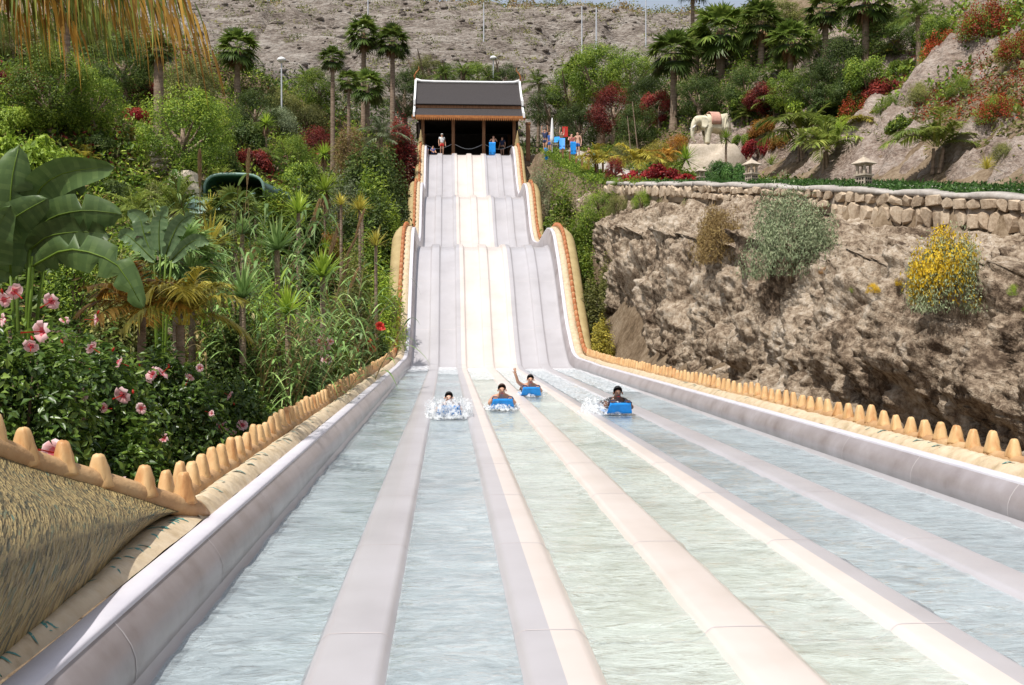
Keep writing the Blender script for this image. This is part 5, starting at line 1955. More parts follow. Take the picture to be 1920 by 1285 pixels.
fan_palm(335, 480, 19.5, 95, 'low grey-green fan palm between the paddle leaves and the reeds', tw=.12, mat='reed', skirt=False)
fan_palm(440, 395, 30, 60, 'low bright fan palm before the tube mouth', tw=.1, mat='palm_olive', skirt=False)
feather_palm(255, 400, 27, 80, 'olive feather palm behind the broad leaves', 'palm_olive', PHOENIX, tw=.14)
feather_palm(345, 610, 14.6, 185, 'golden brown feather palm behind the pink flowers', 'palm_gold', ARECA, zs=1.25)
feather_palm(262, 595, 14.9, 170, 'bronze feather palm under the drooping broad leaf', 'bronze_frond', ARECA)
feather_palm(500, 300, None, 44, 'dark green feather palm above the tube slide', 'palm', PHOENIX, tw=.12)
feather_palm(655, 420, None, 50, 'golden yellow small palm near the slide left side', 'palm_gold', ARECA)

# trees
T = [(95, 88, 58, 80, 'green', 'rounded green tree below the palms, far left'), (175, 130, 55, 60, 'green', 'second green tree, right of the far left one'),
     (345, 165, 60, 85, 'green', 'broad bright green tree behind the stone pier'), (405, 190, 58, 52, 'green', 'bright green tree right of the broad one'),
     (30, 50, 64, 70, 'olive', 'olive tree at the top left corner'), (235, 60, 70, 60, 'dark', 'dark tree behind the hanging fronds'),
     (360, 110, 82, 55, 'olive', 'olive tree left of the lone fan palm'), (200, 20, 78, 70, 'olive', 'tall olive tree behind the hanging fronds'),
     (480, 165, 84, 45, 'dark', 'dark small tree below the lone fan palm'), (760, 130, 96, 48, 'dark', 'dark tree behind the left end of the pavilion roof'),
     (805, 105, 102, 34, 'olive', 'olive tree over the left end of the roof ridge'), (850, 118, 100, 34, 'dark', 'dark tree behind the roof ridge, left of its middle'), (897, 116, 101, 36, 'green', 'green tree behind the middle of the roof ridge'),
     (948, 120, 99, 36, 'dark', 'dark tree behind the right end of the roof'), (600, 128, 90, 40, 'green', 'green tree under the bare hill left of the tall palms')]
for px_, top, Y, hw, mt, lab in T:
    tree(px_, top, Y if (px_ > 700 or top < 60) else None, hw, mt, lab, group='trees on the left hillside' if px_ < 700 else 'trees behind the pavilion')
for px_, top, Y, lab in ((832, 112, 97, 'slender dark palm tuft over the left half of the roof'), (868, 108, 98, 'slender dark palm tuft over the middle of the roof'), (915, 120, 97, 'slender dark palm tuft over the right half of the roof')):
    feather_palm(px_, top + 28, Y, 32, lab, 'palm', PHOENIX, tw=.1)

# shrubs of the left hillside: (px, top, Y, half width, foliage, kind, label)
S = [(40, 118, 50, 52, 'red', SHRUB, 'dark red shrub under the olive tree, far left'), (25, 190, 42, 55, 'lime', WEEP and SHRUB, 'lime shrub at the left edge below the red one'),
     (100, 175, 47, 55, 'green', SHRUB, 'green shrub beside the far left red one'), (165, 190, 44, 50, 'lime', FINE, 'fine-leaved lime shrub on the left slope'),
     (262, 140, 57, 34, 'red', SHRUB, 'dark red shrub under the thick palm trunk'), (255, 195, 52, 30, 'crimson', SHRUB, 'crimson shrub left of the broad green tree'),
     (55, 250, 36, 75, 'lime', BROAD, 'large-leaved lime shrub above the broad-leaved plant'), (125, 270, 34, 50, 'green', SHRUB, 'green shrub above the broad-leaved plant'),
     (190, 245, 40, 40, 'dark', SHRUB, 'dark hollow shrub left of the stone pier'), (215, 330, 33, 40, 'dark', SHRUB, 'dark shrub below the stone pier'),
     (300, 335, 38, 40, 'olive', SHRUB, 'olive shrub before the boulder'), (395, 260, 52, 55, 'dark', SHRUB, 'dark green shrub behind the tube slide'),
     (455, 215, 60, 48, 'dark', SHRUB, 'dark shrub below the lamp post, left'), (470, 270, 54, 40, 'red', SHRUB, 'dull red shrub above the tube slide'),
     (530, 160, 72, 44, 'olive', BROOM, 'olive broom shrub beside the lamp post'), (515, 195, 66, 48, 'grey_green', BROOM, 'grey-green broom shrub below the lamp post'),
     (575, 190, 68, 46, 'olive', BROOM, 'olive broom shrub left of the slender palm trunk'), (590, 235, 62, 42, 'red', FINE, 'dull red twiggy shrub left of the slender palm trunk'),
     (545, 250, 60, 45, 'green', FINE, 'green fine-leaved shrub above the yuccas'), (655, 215, 70, 34, 'dry', BROOM, 'dry brown shrub behind the slender palm trunk'),
     (690, 248, 64, 58, 'dark', SHRUB, 'rounded dark green shrub below the grey feather palm'), (640, 300, 56, 52, 'grey_green', BROOM, 'blue-grey shrub at the foot of the slender palm'),
     (757, 208, 78, 32, 'red', FINE, 'dark shrub with pink blossom left of the pavilion'), (730, 275, 66, 44, 'dark', SHRUB, 'dark green shrub along the top drop of the slide'),
     (700, 300, 58, 48, 'green', FINE, 'green shrub left of the middle drop'), (738, 330, 60, 40, 'dark', FINE, 'dark shrub tight against the middle drop'),
     (690, 350, 52, 55, 'dark', SHRUB, 'large dark shrub left of the middle drop'), (735, 385, 52, 38, 'green', FINE, 'green shrub against the slide above the lower drop'),
     (560, 300, 50, 45, 'green', SHRUB, 'green shrub right of the tube slide'), (540, 350, 44, 45, 'lime', FINE, 'lime shrub in front of the tube slide'),
     (585, 385, 42, 42, 'green', FINE, 'green shrub under the bright yucca'), (470, 350, 40, 45, 'green', BROOM, 'green spiky shrub before the tube mouth'),
     (600, 430, 36, 48, 'orange_leaf', FINE, 'orange-brown shrub under the bright yucca'), (690, 420, 44, 42, 'green', FINE, 'green shrub right of the golden small palm'),
     (660, 450, 38, 48, 'olive', BROOM, 'olive broom shrub left of the lower drop'), (560, 455, 33, 55, 'dark', SHRUB, 'dark shrub behind the reeds'),
     (420, 420, 30, 60, 'lime', BROAD, 'large-leaved green shrub behind the reeds'), (470, 455, 28, 55, 'dry', BROOM, 'dry straw shrub among the reeds'),
     (150, 420, 24, 75, 'green', BROAD, 'large-leaved green shrub behind the broad-leaved plant'), (395, 500, 22, 60, 'dry', BROOM, 'dry brown shrub left of the reeds'),
     (230, 470, 20, 60, 'olive', SHRUB, 'olive shrub behind the drooping broad leaf'),
     (722, 487, 43, 46, 'lime', BROOM, 'feathery lime shrub leaning over the lower drop'), (668, 555, 38, 50, 'olive', BROOM, 'olive shrub below the feathery lime one'),
     (430, 560, 19, 55, 'dark', SHRUB, 'dark shrub at the foot of the reeds, left'), (540, 690, 21.5, 45, 'dark', HIB, 'dark shrub at the foot of the reeds, right')]
for px_, top, Y, hw, mt, kd, lab in S:
    if px_ < 640 and Y > 26: Y = None
    shrub(px_, top, Y, hw, mt, lab, kd, group='shrubs on the left hillside')

# yuccas and agaves
for px_, cy, Y, rp_, mt, lab, sk in ((610, 358, 42, 36, 'lime', 'bright spiky yucca with round head above the reeds', True), (500, 232, 58, 22, 'lime', 'small round yucca on a bare stem above the tube slide', True),
                                     (608, 290, 55, 24, 'lime', 'small yucca left of the slide middle drop', True), (705, 462, 38, 40, 'palm_gold', 'yellow-edged yucca left of the lower drop', False),
                                     (520, 395, 38, 34, 'palm_gold', 'yellow-green yucca right of the tube slide', False), (610, 470, 33, 32, 'lime', 'lime yucca among the reed plumes', False),
                                     (480, 395, 34, 30, 'reed', 'blue-green yucca below the tube mouth', False), (560, 345, 48, 20, 'lime', 'small lime yucca right of the tube', False)):
    yucca(px_, cy, None if px_ < 690 else Y, rp_ * 1.3, lab, mt, YUCCA if sk else AGAVE, skirt=sk, group='yuccas on the left hillside')

for px_, cy, Y, rp_, mt, lab in ((395, 400, 31, 44, 'palm_gold', 'yellow-green yucca left of the reeds'), (560, 425, 31, 40, 'lime', 'lime yucca behind the leaning plumes'), (640, 385, 41, 28, 'palm_gold', 'golden yucca right of the bright round one'),
                                 (455, 440, 27, 46, 'reed', 'blue-green yucca among the reeds'), (300, 445, 22, 60, 'grey_green', 'grey-green sword plant left of the reeds'), (360, 520, 19.5, 66, 'reed', 'blue-green sword plant right of the golden palm'), (680, 395, 46, 24, 'lime', 'lime yucca near the slide middle drop')):
    yucca(px_, cy, min(Y, ray_y(px_, cy + rp_ * 2.2)) if px_ < 650 else Y, rp_ * 1.35, lab, mt, AGAVE, trunk=True, group='yuccas on the left hillside')
for px_, cy, Y, rp_, mt, lab in ((520, 470, 21.5, 92, 'reed', 'large blue-green sword plant in the middle of the reeds'), (605, 520, 24.5, 80, 'lime', 'large lime sword plant beside the slide wall'), (455, 560, 18.8, 96, 'reed', 'large sword plant in front of the reeds'),
                                 (395, 465, 22, 88, 'palm_gold', 'large gold-green sword plant left of the reeds'), (560, 400, 30, 62, 'lime', 'lime sword plant under the tube slide'), (675, 395, 40, 46, 'palm_gold', 'gold-green sword plant near the lower drop'), (540, 590, 20, 80, 'lime', 'lime sword plant at the front right of the reeds')):
    yucca(px_, cy, Y, rp_, lab, mt, BIGAGAVE, trunk=True, name='sword_plant', group='sword plants among the reeds')
for px_, cy, rp_, mt, lab in ((160, 300, 46, 'palm_gold', 'yellow-green feather palm above the paddle leaves'), (420, 330, 40, 'palm_olive', 'olive feather palm left of the tube mouth'), (590, 330, 34, 'palm', 'dark feather palm right of the tube slide'), (80, 215, 44, 'palm_olive', 'olive feather palm among the left lime shrubs'), (540, 275, 36, 'palm_olive', 'olive feather palm above the tube slide'), (640, 345, 34, 'palm_olive', 'olive feather palm left of the middle drop')):
    feather_palm(px_, cy, None, rp_, lab, mt, PHOENIX, tw=.1, group='feather palms on the left hillside')

for px_, top, Y, hw, mt, kd, lab in ((520, 328, 46, 38, 'green', FINE, 'green shrub hiding the tube slide body'), (570, 322, 47, 36, 'dark', SHRUB, 'dark shrub behind the small lime yucca'), (395, 385, 40, 34, 'olive', FINE, 'olive shrub before the pale chute'),
                                     (330, 300, 47, 26, 'green', FINE, 'green shrub between the pier and the boulder'), (620, 540, 27, 44, 'lime', BROOM, 'lime grassy shrub right of the reeds'), (500, 500, 24, 55, 'lime', BROOM, 'lime grassy shrub among the reeds')):
    shrub(px_, top, Y, hw, mt, lab, kd, group='shrubs on the left hillside')


# giant reeds
def reed(px_, top, Y, label, wide=1.0, mat='reed'):
    e = root_at(px_, Y, 'giant_reed', label, 'reed', 'giant reed clumps')
    h = (wp(px_, top, Y).z - e.location.z) / 3.0
    lv, cu = pick(REEDS)
    rz = random.uniform(0, 6.28)
    link('leaves', lv, M[mat], e, rot=(0, 0, rz), scale=(h * wide, h * wide, h))
    link('culm', cu, M['straw'], e, rot=(0, 0, rz), scale=(h * wide, h * wide, h))


for px_, top, Y, lab, mt in ((450, 375, 26, 'giant reed clump behind, below the tube slide', 'reed'), (400, 430, 23, 'giant reed clump left of the others', 'reed'), (530, 470, 22, 'tall giant reed clump in the middle', 'reed'),
                             (490, 560, 19, 'front giant reed clump above the pink flowers', 'reed'), (560, 600, 20.5, 'drooping giant reed clump at the front right', 'reed'),
                             (605, 478, 27, 'giant reed clump among the brown plumes', 'reed'), (440, 520, 21, 'leafy green reed clump in the middle', 'lime'), 
                             (470, 590, 19.6, 'straw-coloured reed clump low in front', 'straw')):
    reed(px_, top, Y, lab, 1.0, mt)


def plume(px_, top, Y, hpx, lean, label):
    e = root_at(px_, Y, 'reed_plume', label, 'reed', 'brown reed plumes')
    H = wp(px_, top, Y).z - e.location.z
    ph = hpx * Y / FPX
    lx = lean * ph
    x0 = -lx * H / ph
    MB().tube([(x0 * .8, 0, 0), (x0 * .4 - lx, 0, H * .6), (-lx, 0, H - ph), (0, 0, H)], [.016, .012, .01, .003], n=5).build('stalk', M['straw'], e)
    n = 260
    t = rng.uniform(0, 1, n)
    a = rng.uniform(0, 6.28, n)
    B = np.stack([-lx * (1 - t), 0 * t, H - ph * (1 - t)], 1)
    D = norm(np.stack([np.cos(a) * .35 + lean * .8, np.sin(a) * .35, np.ones(n)], 1))
    v, f, tt_ = blades(B, D, ph * .22 * np.sin(math.pi * (.1 + .82 * t)) ** .7, np.full(n, ph * .035), np.zeros(n), 2)
    link('plume', mesh_np('plume', v, f, tint=tt_), M['plume'], e)


for px_, top, Y, h, ln, lab in ((376, 283, 27, 72, 0, 'upright brown plume left of the tube mouth'), (468, 282, 27.5, 66, .05, 'upright brown plume right of the tube mouth'),
                                (600, 376, 30, 58, .3, 'leaning brown plume under the bright yucca'), (636, 424, 27, 75, .3, 'tallest leaning straw plume among the reeds'),
                                (684, 395, 32, 50, .35, 'leaning straw plume nearest the golden palm'), (672, 505, 27, 55, .4, 'straw plume below the yellow-edged yucca'),
                                (655, 490, 26, 60, .35, 'second straw plume below the yellow-edged yucca'), (672, 440, 31, 46, .5, 'short straw plume near the slide')):
    plume(px_, top, Y, h, ln, lab)

# undergrowth: nobody could count it
r2 = np.random.default_rng(77)


def left_pts(n, y0, y1, xmax=40):
    Y = y0 + (y1 - y0) * r2.uniform(0, 1, n) ** .8
    X = -2.9 - .1 * (Y > 40) - r2.uniform(0, 1, n) ** 1.1 * np.minimum(xmax, .42 * Y + 3)
    return np.column_stack([X, Y])


def pix_pts(n, x0, x1, y0, y1):
    return ray_xy(np.column_stack([r2.uniform(x0, x1, n), r2.uniform(y0, y1, n)]))


scatter('undergrowth', 'green', pix_pts(1700, -80, 780, 40, 560), .26, 15, spread=.4, hgt=1.2, seed=1)
scatter('undergrowth', 'dark', pix_pts(1500, -80, 780, 30, 600), .26, 15, spread=.45, hgt=1.1, seed=2)
scatter('undergrowth', 'olive', pix_pts(1100, -80, 780, 30, 560), .30, 14, spread=.45, hgt=1.3, seed=3, kind_leaf=.25)
scatter('undergrowth', 'lime', pix_pts(750, -80, 740, 150, 540), .28, 18, spread=.4, hgt=1.2, seed=4, kind_leaf=.3)
scatter('undergrowth', 'red', pix_pts(130, -80, 700, 90, 400), .24, 22, spread=.45, hgt=1.2, seed=5)
scatter('undergrowth', 'dry', pix_pts(420, -80, 760, 120, 600), .30, 14, spread=.45, hgt=1.2, seed=6, kind_leaf=.15)
scatter('undergrowth', 'dark', left_pts(1500, 8, 40, 20), .18, 13, spread=.4, hgt=.7, seed=7)
scatter('undergrowth', 'green', left_pts(1200, 12, 92), .2, 13, spread=.35, hgt=.7, seed=8)

# ------------------------------------------------------------------ foreground left: hibiscus with pink flowers, broad-leaved plant
def flower_mesh(seed):
    """Hibiscus flower facing -Y: five ruffled petals."""
    r = np.random.default_rng(seed)
    V, F, T = [], [], []
    for k in range(5):
        a = k * 2 * math.pi / 5 + r.uniform(-.1, .1)
        c, s = math.cos(a), math.sin(a)
        o = len(V)
        for i, (rad, w, dep) in enumerate(((.006, .008, .018), (.026, .022, .004), (.050, .034, -.006), (.066, .026, .004 + r.uniform(-.008, .008)))):
            for j in (-1, 0, 1):
                x = rad * c - j * w * s; z = rad * s + j * w * c
                V.append((x, dep + .006 * abs(j) + r.uniform(-.003, .003), z))
        for i in range(3):
            for j in range(2):
                b = o + i * 3 + j
                F.append((b, b + 1, b + 4, b + 3)); T.append([.05, .55, .85][i] + r.uniform(-.1, .1))
    return mesh_np('flower', np.array(V), np.array(F), True, np.clip(T, 0, 1))


FLOWER = [flower_mesh(k) for k in range(3)]
STAMEN = MB().tube([(0, .01, 0), (0, -.045, .006), (0, -.065, .012)], [.0045, .0035, .006], n=5).mesh('stamen')
STAMEN.materials.append(M['bud'])
BUD = MB().lathe([(.003, 0), (.012, .015), (.015, .03), (.010, .05), (.002, .062)], n=7).mesh('bud', True)
BUD.materials.append(M['bud'])


def hibiscus(px_, top, Y, hw, label, flowers, petal='pink', depth=None, buds=()):
    e = shrub(px_, top, Y, hw, 'hibiscus', label, HIB, 'hibiscus_shrub', 'shrub', 'hibiscus shrubs behind the left teeth', depth=depth, own=(int(9000 if Y < 17 else 6000), .092 if Y < 17 else .11))
    o = Vector(e.location)
    for fx, fy, dY, sc in flowers:
        p = wp(fx, fy, Y - dY)
        f = link('flower', pick(FLOWER), M[petal], e, loc=p - o, rot=(random.uniform(-1.0, .6), random.uniform(0, 6), random.uniform(-1.1, 1.1)), scale=(sc * 1.2, sc * random.uniform(1.0, 2.6), sc * random.uniform(.9, 1.3)))
        link('stamen', STAMEN, None, f)
    for fx, fy, dY in buds:
        p = wp(fx, fy, Y - dY)
        link('bud', BUD, None, e, loc=p - o, rot=(random.uniform(-.6, .6), random.uniform(-.6, .6), 0), scale=(.8, .8, .8))


hibiscus(35, 548, 9.6, 150, 'pink hibiscus shrub at the left edge behind the teeth',
         [(75, 622, .74, 1.15), (58, 650, .74, .8), (28, 548, .5, .9), (97, 848, 1.0, 1.35), (8, 562, .5, .8), (95, 566, .6, .9), (4, 600, .6, .7)], buds=[(62, 640, .72), (118, 645, .7), (5, 552, .5)])
hibiscus(185, 578, 10.9, 135, 'pink hibiscus shrub under the bronze palm, second from the left edge',
         [(228, 742, .82, 1.2), (152, 741, .82, .9), (150, 777, .84, 1.0), (195, 765, .85, .6), (172, 652, .76, .8), (120, 600, .6, .6), (265, 766, .82, .7), (178, 600, .55, .7), (225, 680, .7, .7)], buds=[(250, 739, .8), (210, 660, .7), (182, 590, .5), (172, 700, .75)])
hibiscus(315, 640, 13.0, 120, 'pink hibiscus shrub in the middle of the hedge with white-pink flowers',
         [(283, 702, .82, 1.2), (305, 699, .82, 1.2), (306, 822, .92, .9), (355, 708, .7, .7), (396, 775, .8, .6), (375, 690, .6, .6)], buds=[(318, 690, .75), (262, 690, .7)])
hibiscus(425, 700, 15.6, 90, 'pink hibiscus shrub at the right end of the hedge',
         [(415, 801, .72, 1.15), (433, 810, .72, 1.0), (454, 797, .72, 1.1), (430, 742, .6, .9), (375, 780, .7, .6)], buds=[(440, 760, .66)])
hibiscus(560, 640, 23.5, 55, 'pink-flowered hibiscus below the reeds', [(600, 640, .62, 1.4), (612, 650, .62, 1.2), (612, 674, .62, 1.5), (620, 640, .62, 1.2), (530, 700, .6, 1.1)])
hibiscus(625, 640, 29, 60, 'red-flowered hibiscus left of the slide foot', [(665, 660, .82, 1.5), (690, 640, .8, 1.2), (628, 690, .8, 1.2), (645, 625, .7, 1.2)], 'red_petal')
hibiscus(695, 585, 38.5, 48, 'red-flowered hibiscus against the slide foot', [(712, 612, .85, 2.0), (694, 640, .85, 2.0), (698, 655, .85, 1.9), (668, 660, .8, 1.8), (717, 616, .85, 1.5)], 'red_petal')
hibiscus(575, 700, 21.5, 45, 'plain dark hibiscus in the gap beside the teeth', [], depth=.7)
hibiscus(500, 760, 18.2, 48, 'plain hibiscus between the hedge end and the reeds', [])
hibiscus(245, 790, 10.2, 70, 'low leafy hibiscus just behind the wide teeth', [(225, 905, .5, .8)], depth=.5)
hibiscus(370, 800, 13.0, 70, 'low leafy hibiscus behind the tight teeth', [], depth=.5)


def broad_leaf(name, e, pts, w, Y, torn=0.0, seed=0, flip=1, curl=.18, mat='banana'):
    """One paddle leaf: stalk points then midrib points given as (px, py, dY); torn edges fall into lobes."""
    r = np.random.default_rng(seed)
    o = Vector(e.location)
    C = np.array([(wp(a, b, Y + c) - o)[:] for a, b, c in pts])
    kk_ = np.linspace(0, 1, len(C))
    n = 26
    t = np.linspace(0, 1, n)
    C = np.stack([pchip(kk_, C[:, q])(t) for q in range(3)], -1)
    T = norm(np.gradient(C, axis=0))
    view = norm(C + np.array(o[:]) - np.array(EYE[:]))
    side = norm(np.cross(T, view)) * flip
    nrm = norm(np.cross(side, T))
    prof = w * np.clip(np.sin(math.pi * np.clip(t * .93 + .05, 0, 1)), 0, 1) ** .55
    prof[0] = .02; prof[-1] = .01
    V, F, tn = [], [], []
    m = 5
    for s in (-1, 1):
        jag = np.ones(n)
        k = 0
        while k < n:
            L = int(r.integers(2, 6)); k += L
            if k < n and r.uniform() < torn: jag[k] = r.uniform(.15, .5)
        o2 = len(V)
        for i in range(n):
            for j in range(m + 1):
                u = j / m
                q = C[i] + side[i] * s * prof[i] * u * jag[i] - nrm[i] * curl * w * (u ** 2) * .9
                q = q + np.array([0, 0, -.10 * w * u * u]) + r.normal(0, .0015, 3)
                V.append(q)
        for i in range(n - 1):
            for j in range(m):
                a = o2 + i * (m + 1) + j
                F.append((a, a + 1, a + m + 2, a + m + 1) if s > 0 else (a, a + m + 1, a + m + 2, a + 1))
                tn.append(np.clip(.5 + .12 * math.sin(i * 2.2) + r.normal(0, .05), 0, 1))
    lf = link(name, mesh_np(name, np.array(V), np.array(F), True, np.array(tn)), M[mat], e)
    MB().tube([Vector(c) + Vector(nn) * .004 for c, nn in zip(C[::3], nrm[::3])], [.014 * (1 - .8 * k / 9) for k in range(len(C[::3]))], n=5).build('midrib', M['lime'], lf, smooth=True)
    # stalk down to the plant's foot
    b = Vector(C[0])
    MB().tube([b + Vector(T[0]) * .02, b * .75 + Vector((0, 0, .12)), b * .35, Vector((b.x * .06, b.y * .06, -.05))], [.016, .02, .028, .035], n=6).build('leaf_stalk', M['lime'], lf, smooth=True)


x = wp(40, 600, 11.6).x
bp_ = empty('broad_leaved_plant', (x, 11.6, gz(x, 11.6)), 'large plant with torn paddle leaves at the left edge', 'plant')
BL = [([(20, 520, 0), (18, 430, -.1), (22, 340, -.15), (36, 272, -.1)], .20, .05), ([(55, 420, .1), (75, 355, 0), (130, 322, -.1), (215, 312, -.2)], .17, .15),
      ([(60, 440, -.1), (105, 405, -.25), (165, 395, -.35), (228, 402, -.35)], .185, .12), ([(55, 470, -.2), (95, 442, -.35), (150, 435, -.45), (210, 440, -.5)], .16, .1),
      ([(60, 500, -.3), (130, 468, -.5), (210, 490, -.6), (268, 575, -.6)], .17, .45), ([(-20, 470, .2), (0, 400, .1), (20, 350, 0), (60, 318, 0)], .17, .1),
      ([(-10, 500, -.2), (-5, 440, -.3), (40, 400, -.4), (90, 372, -.4)], .17, .2), ([(80, 500, .0), (120, 470, 0), (170, 462, 0), (215, 470, 0)], .12, .5),
      ([(30, 500, .4), (60, 400, .4), (110, 350, .5), (160, 350, .5)], .16, .3), ([(-30, 560, -.3), (-15, 500, -.4), (-10, 440, -.5), (20, 385, -.5)], .17, .1)]
for k, (pts, w, torn) in enumerate(BL):
    broad_leaf('leaf', bp_, pts, w * 1.1, 11.6, torn, 400 + k, 1 if k % 2 else -1)
x = wp(300, 600, 17.5).x
bp2 = empty('broad_leaved_plant', (x, 17.5, gz(x, 17.5)), 'pale paddle-leaved plant behind the golden palm', 'plant')
for k, (pts, w) in enumerate((([(285, 480, 0), (270, 440, 0), (262, 410, 0), (240, 395, 0)], .14), ([(300, 480, 0), (298, 440, 0), (300, 410, 0), (312, 385, 0)], .13), ([(310, 480, 0), (325, 440, 0), (340, 415, 0), (365, 400, 0)], .14), ([(290, 490, -.1), (255, 455, -.1), (235, 440, -.1), (222, 445, -.1)], .12), ([(320, 490, -.1), (350, 460, -.1), (370, 450, -.1), (392, 455, -.1)], .12))):
    broad_leaf('leaf', bp2, pts, w, 17.5, .3, 430 + k, mat='pale_paddle')

# palm beside the path, left out of view, whose old fronds hang into the picture
ht_x, ht_y = -8.4, 12.6
e = empty('drooping_palm', (ht_x, ht_y, gz(ht_x, ht_y)), 'palm with long bronze fronds hanging into the top left corner', 'palm')
zt_ = 8.6
link('trunk', PTRUNK[0], M['bark'], e, scale=(.22, .22, zt_ - e.location.z))
o = Vector(e.location)


def hanging_frond(tip_px, tip_py, Y, mat, seed, rise=1.1, nl=60):
    r = np.random.default_rng(seed)
    a = np.array([0, 0, zt_ - o.z - .1]); b = np.array((wp(tip_px, tip_py, Y) - o)[:])
    t = np.linspace(0, 1, nl)
    C = a + (b - a) * t[:, None]
    C[:, 2] += rise * np.sin(math.pi * t ** .8)
    T = norm(np.gradient(C, axis=0))
    S_ = norm(np.cross(T, np.array([0, 0, 1.0])))
    parts = []
    for s in (-1, 1):
        D = norm(T * .55 + s * S_ * .35 + np.array([0, 0, -.75]) + r.normal(0, .12, (nl, 3)))
        parts.append(blades(C, D, 1.05 * np.sin(math.pi * np.clip(.1 + .85 * t, 0, 1)) ** .5 * r.uniform(.75, 1.15, nl), np.full(nl, .042), np.full(nl, .5), 5, tint=np.clip(r.normal(.5, .25, nl), 0, 1), wide=.2))
    v, f, tt_ = join(parts)
    fr = link('frond', mesh_np('frond', v, f, tint=tt_), M[mat], e)
    MB().tube([Vector(c) for c in C[::4]], [.035 * (1 - .85 * k / 14) for k in range(len(C[::4]))], n=5).build('frond_stalk', M['straw'], fr)


HF = [(398, 95, 11.5, 'bronze_frond'), (350, -10, 11.0, 'bronze_frond'), (380, 40, 12.2, 'bronze_frond'), (300, -30, 12.0, 'palm_olive'), (262, 30, 12.6, 'bronze_frond'), (215, -40, 11.2, 'palm_olive'), (180, 5, 13.2, 'palm_olive'),
      (110, -20, 12.4, 'bronze_frond'), (60, -45, 11.5, 'palm_olive'), (330, -45, 13.0, 'bronze_frond'), (365, 5, 11.8, 'palm_olive'), (320, 20, 12.8, 'bronze_frond'), (140, -35, 11.4, 'bronze_frond'), (20, -25, 12.8, 'palm_olive'), (240, -30, 13.4, 'bronze_frond'), (285, -5, 11.3, 'palm_olive'), (45, 25, 12.0, 'bronze_frond'), (95, 45, 12.6, 'palm_olive'), (150, 55, 11.8, 'bronze_frond'), (205, 40, 12.4, 'palm_olive'), (5, 20, 11.3, 'palm_olive')]
for k, (px_, py_, Y, mt) in enumerate(HF):
    hanging_frond(px_, py_, Y, mt, 500 + k, rise=.7 if k != 3 else 1.2)
SAGE = [crown_mesh('foliage', 12000, .06, 611, clumps=60, ratio=.25, up=.5)]
BLOOM = crown_mesh('blossom', 3600, .06, 601, clumps=30, ratio=.6)

# ------------------------------------------------------------------ right side: palms, trees and shrubs
fan_palm(1262, 98, 72, 58, 'fan palm with smooth pale trunk left of the elephant', tw=.26, skirt=False)
fan_palm(1350, 55, 74, 66, 'largest fan palm, thick reddish trunk, above the elephant', tw=.34)
fan_palm(1306, 78, 76, 40, 'thin-trunked fan palm between the two large ones', tw=.16, skirt=False)
fan_palm(1297, -30, 79, 40, 'tallest palm whose bare trunk leaves the top of the picture', tw=.17)
fan_palm(1425, 40, 70, 55, 'dark fan palm right of the largest one', tw=.22)
fan_palm(1620, 0, 56, 60, 'fan palm with pale trunk on the upper right slope', tw=.22)
fan_palm(1480, 75, 62, 52, 'fan palm in the shade of the upper right slope', tw=.2)
fan_palm(1545, 15, 62, 48, 'fan palm at the top of the right slope', tw=.2)
fan_palm(1088, 132, 94, 42, 'fan palm with brown trunk behind the right trees', tw=.22)
feather_palm(1008, 158, 95, 46, 'feather palm just right of the pavilion roof', 'palm', PHOENIX, tw=.16)
feather_palm(1120, 308, 58, 62, 'golden small palm beside the path railing', 'palm_gold', ARECA)
feather_palm(1195, 308, 54, 74, 'gold-green palm in the middle of the terrace', 'palm_gold', ARECA)
feather_palm(1240, 305, 56, 64, 'orange-tinged palm left of the spiky yucca', 'bronze_frond', ARECA)
feather_palm(1500, 255, None, 120, 'tall clump of olive cane palm right of the elephant', 'palm_olive', ARECA, trunks=3)
feather_palm(1548, 282, None, 105, 'cane palm with pale stems beside the tallest lantern', 'palm_olive', ARECA, trunks=3)
feather_palm(1755, 275, None, 125, 'cane palm clump before the bare rock', 'palm_olive', ARECA, trunks=4)
feather_palm(1530, 90, None, 58, 'dark feather palm on the upper right slope', 'palm', PHOENIX, tw=.14)
feather_palm(1660, 105, None, 52, 'yellow-green feather palm on the upper right slope', 'palm_gold', PHOENIX, tw=.12)
feather_palm(1460, 130, None, 44, 'feather palm between the shaded fan palms', 'palm', PHOENIX, tw=.12)
feather_palm(1720, 30, 52, 60, 'feather palm near the top right corner', 'palm', PHOENIX, tw=.14)
yucca(1285, 300, 55, 40, 'dark spiky yucca beside the clipped hedge', 'green', YUCCA, trunk=False)
yucca(1848, 318, 26.5, 46, 'pale yellow tuft of strap leaves on the wall', 'palm_gold', AGAVE, name='strap_leaf_tuft', trunk=False)
yucca(1360, 260, 56, 26, 'small spiky plant at the elephant hind leg', 'green', YUCCA)
yucca(1445, 310, 40, 34, 'olive spiky plant beside the wall lantern', 'palm_olive', AGAVE, trunk=False)

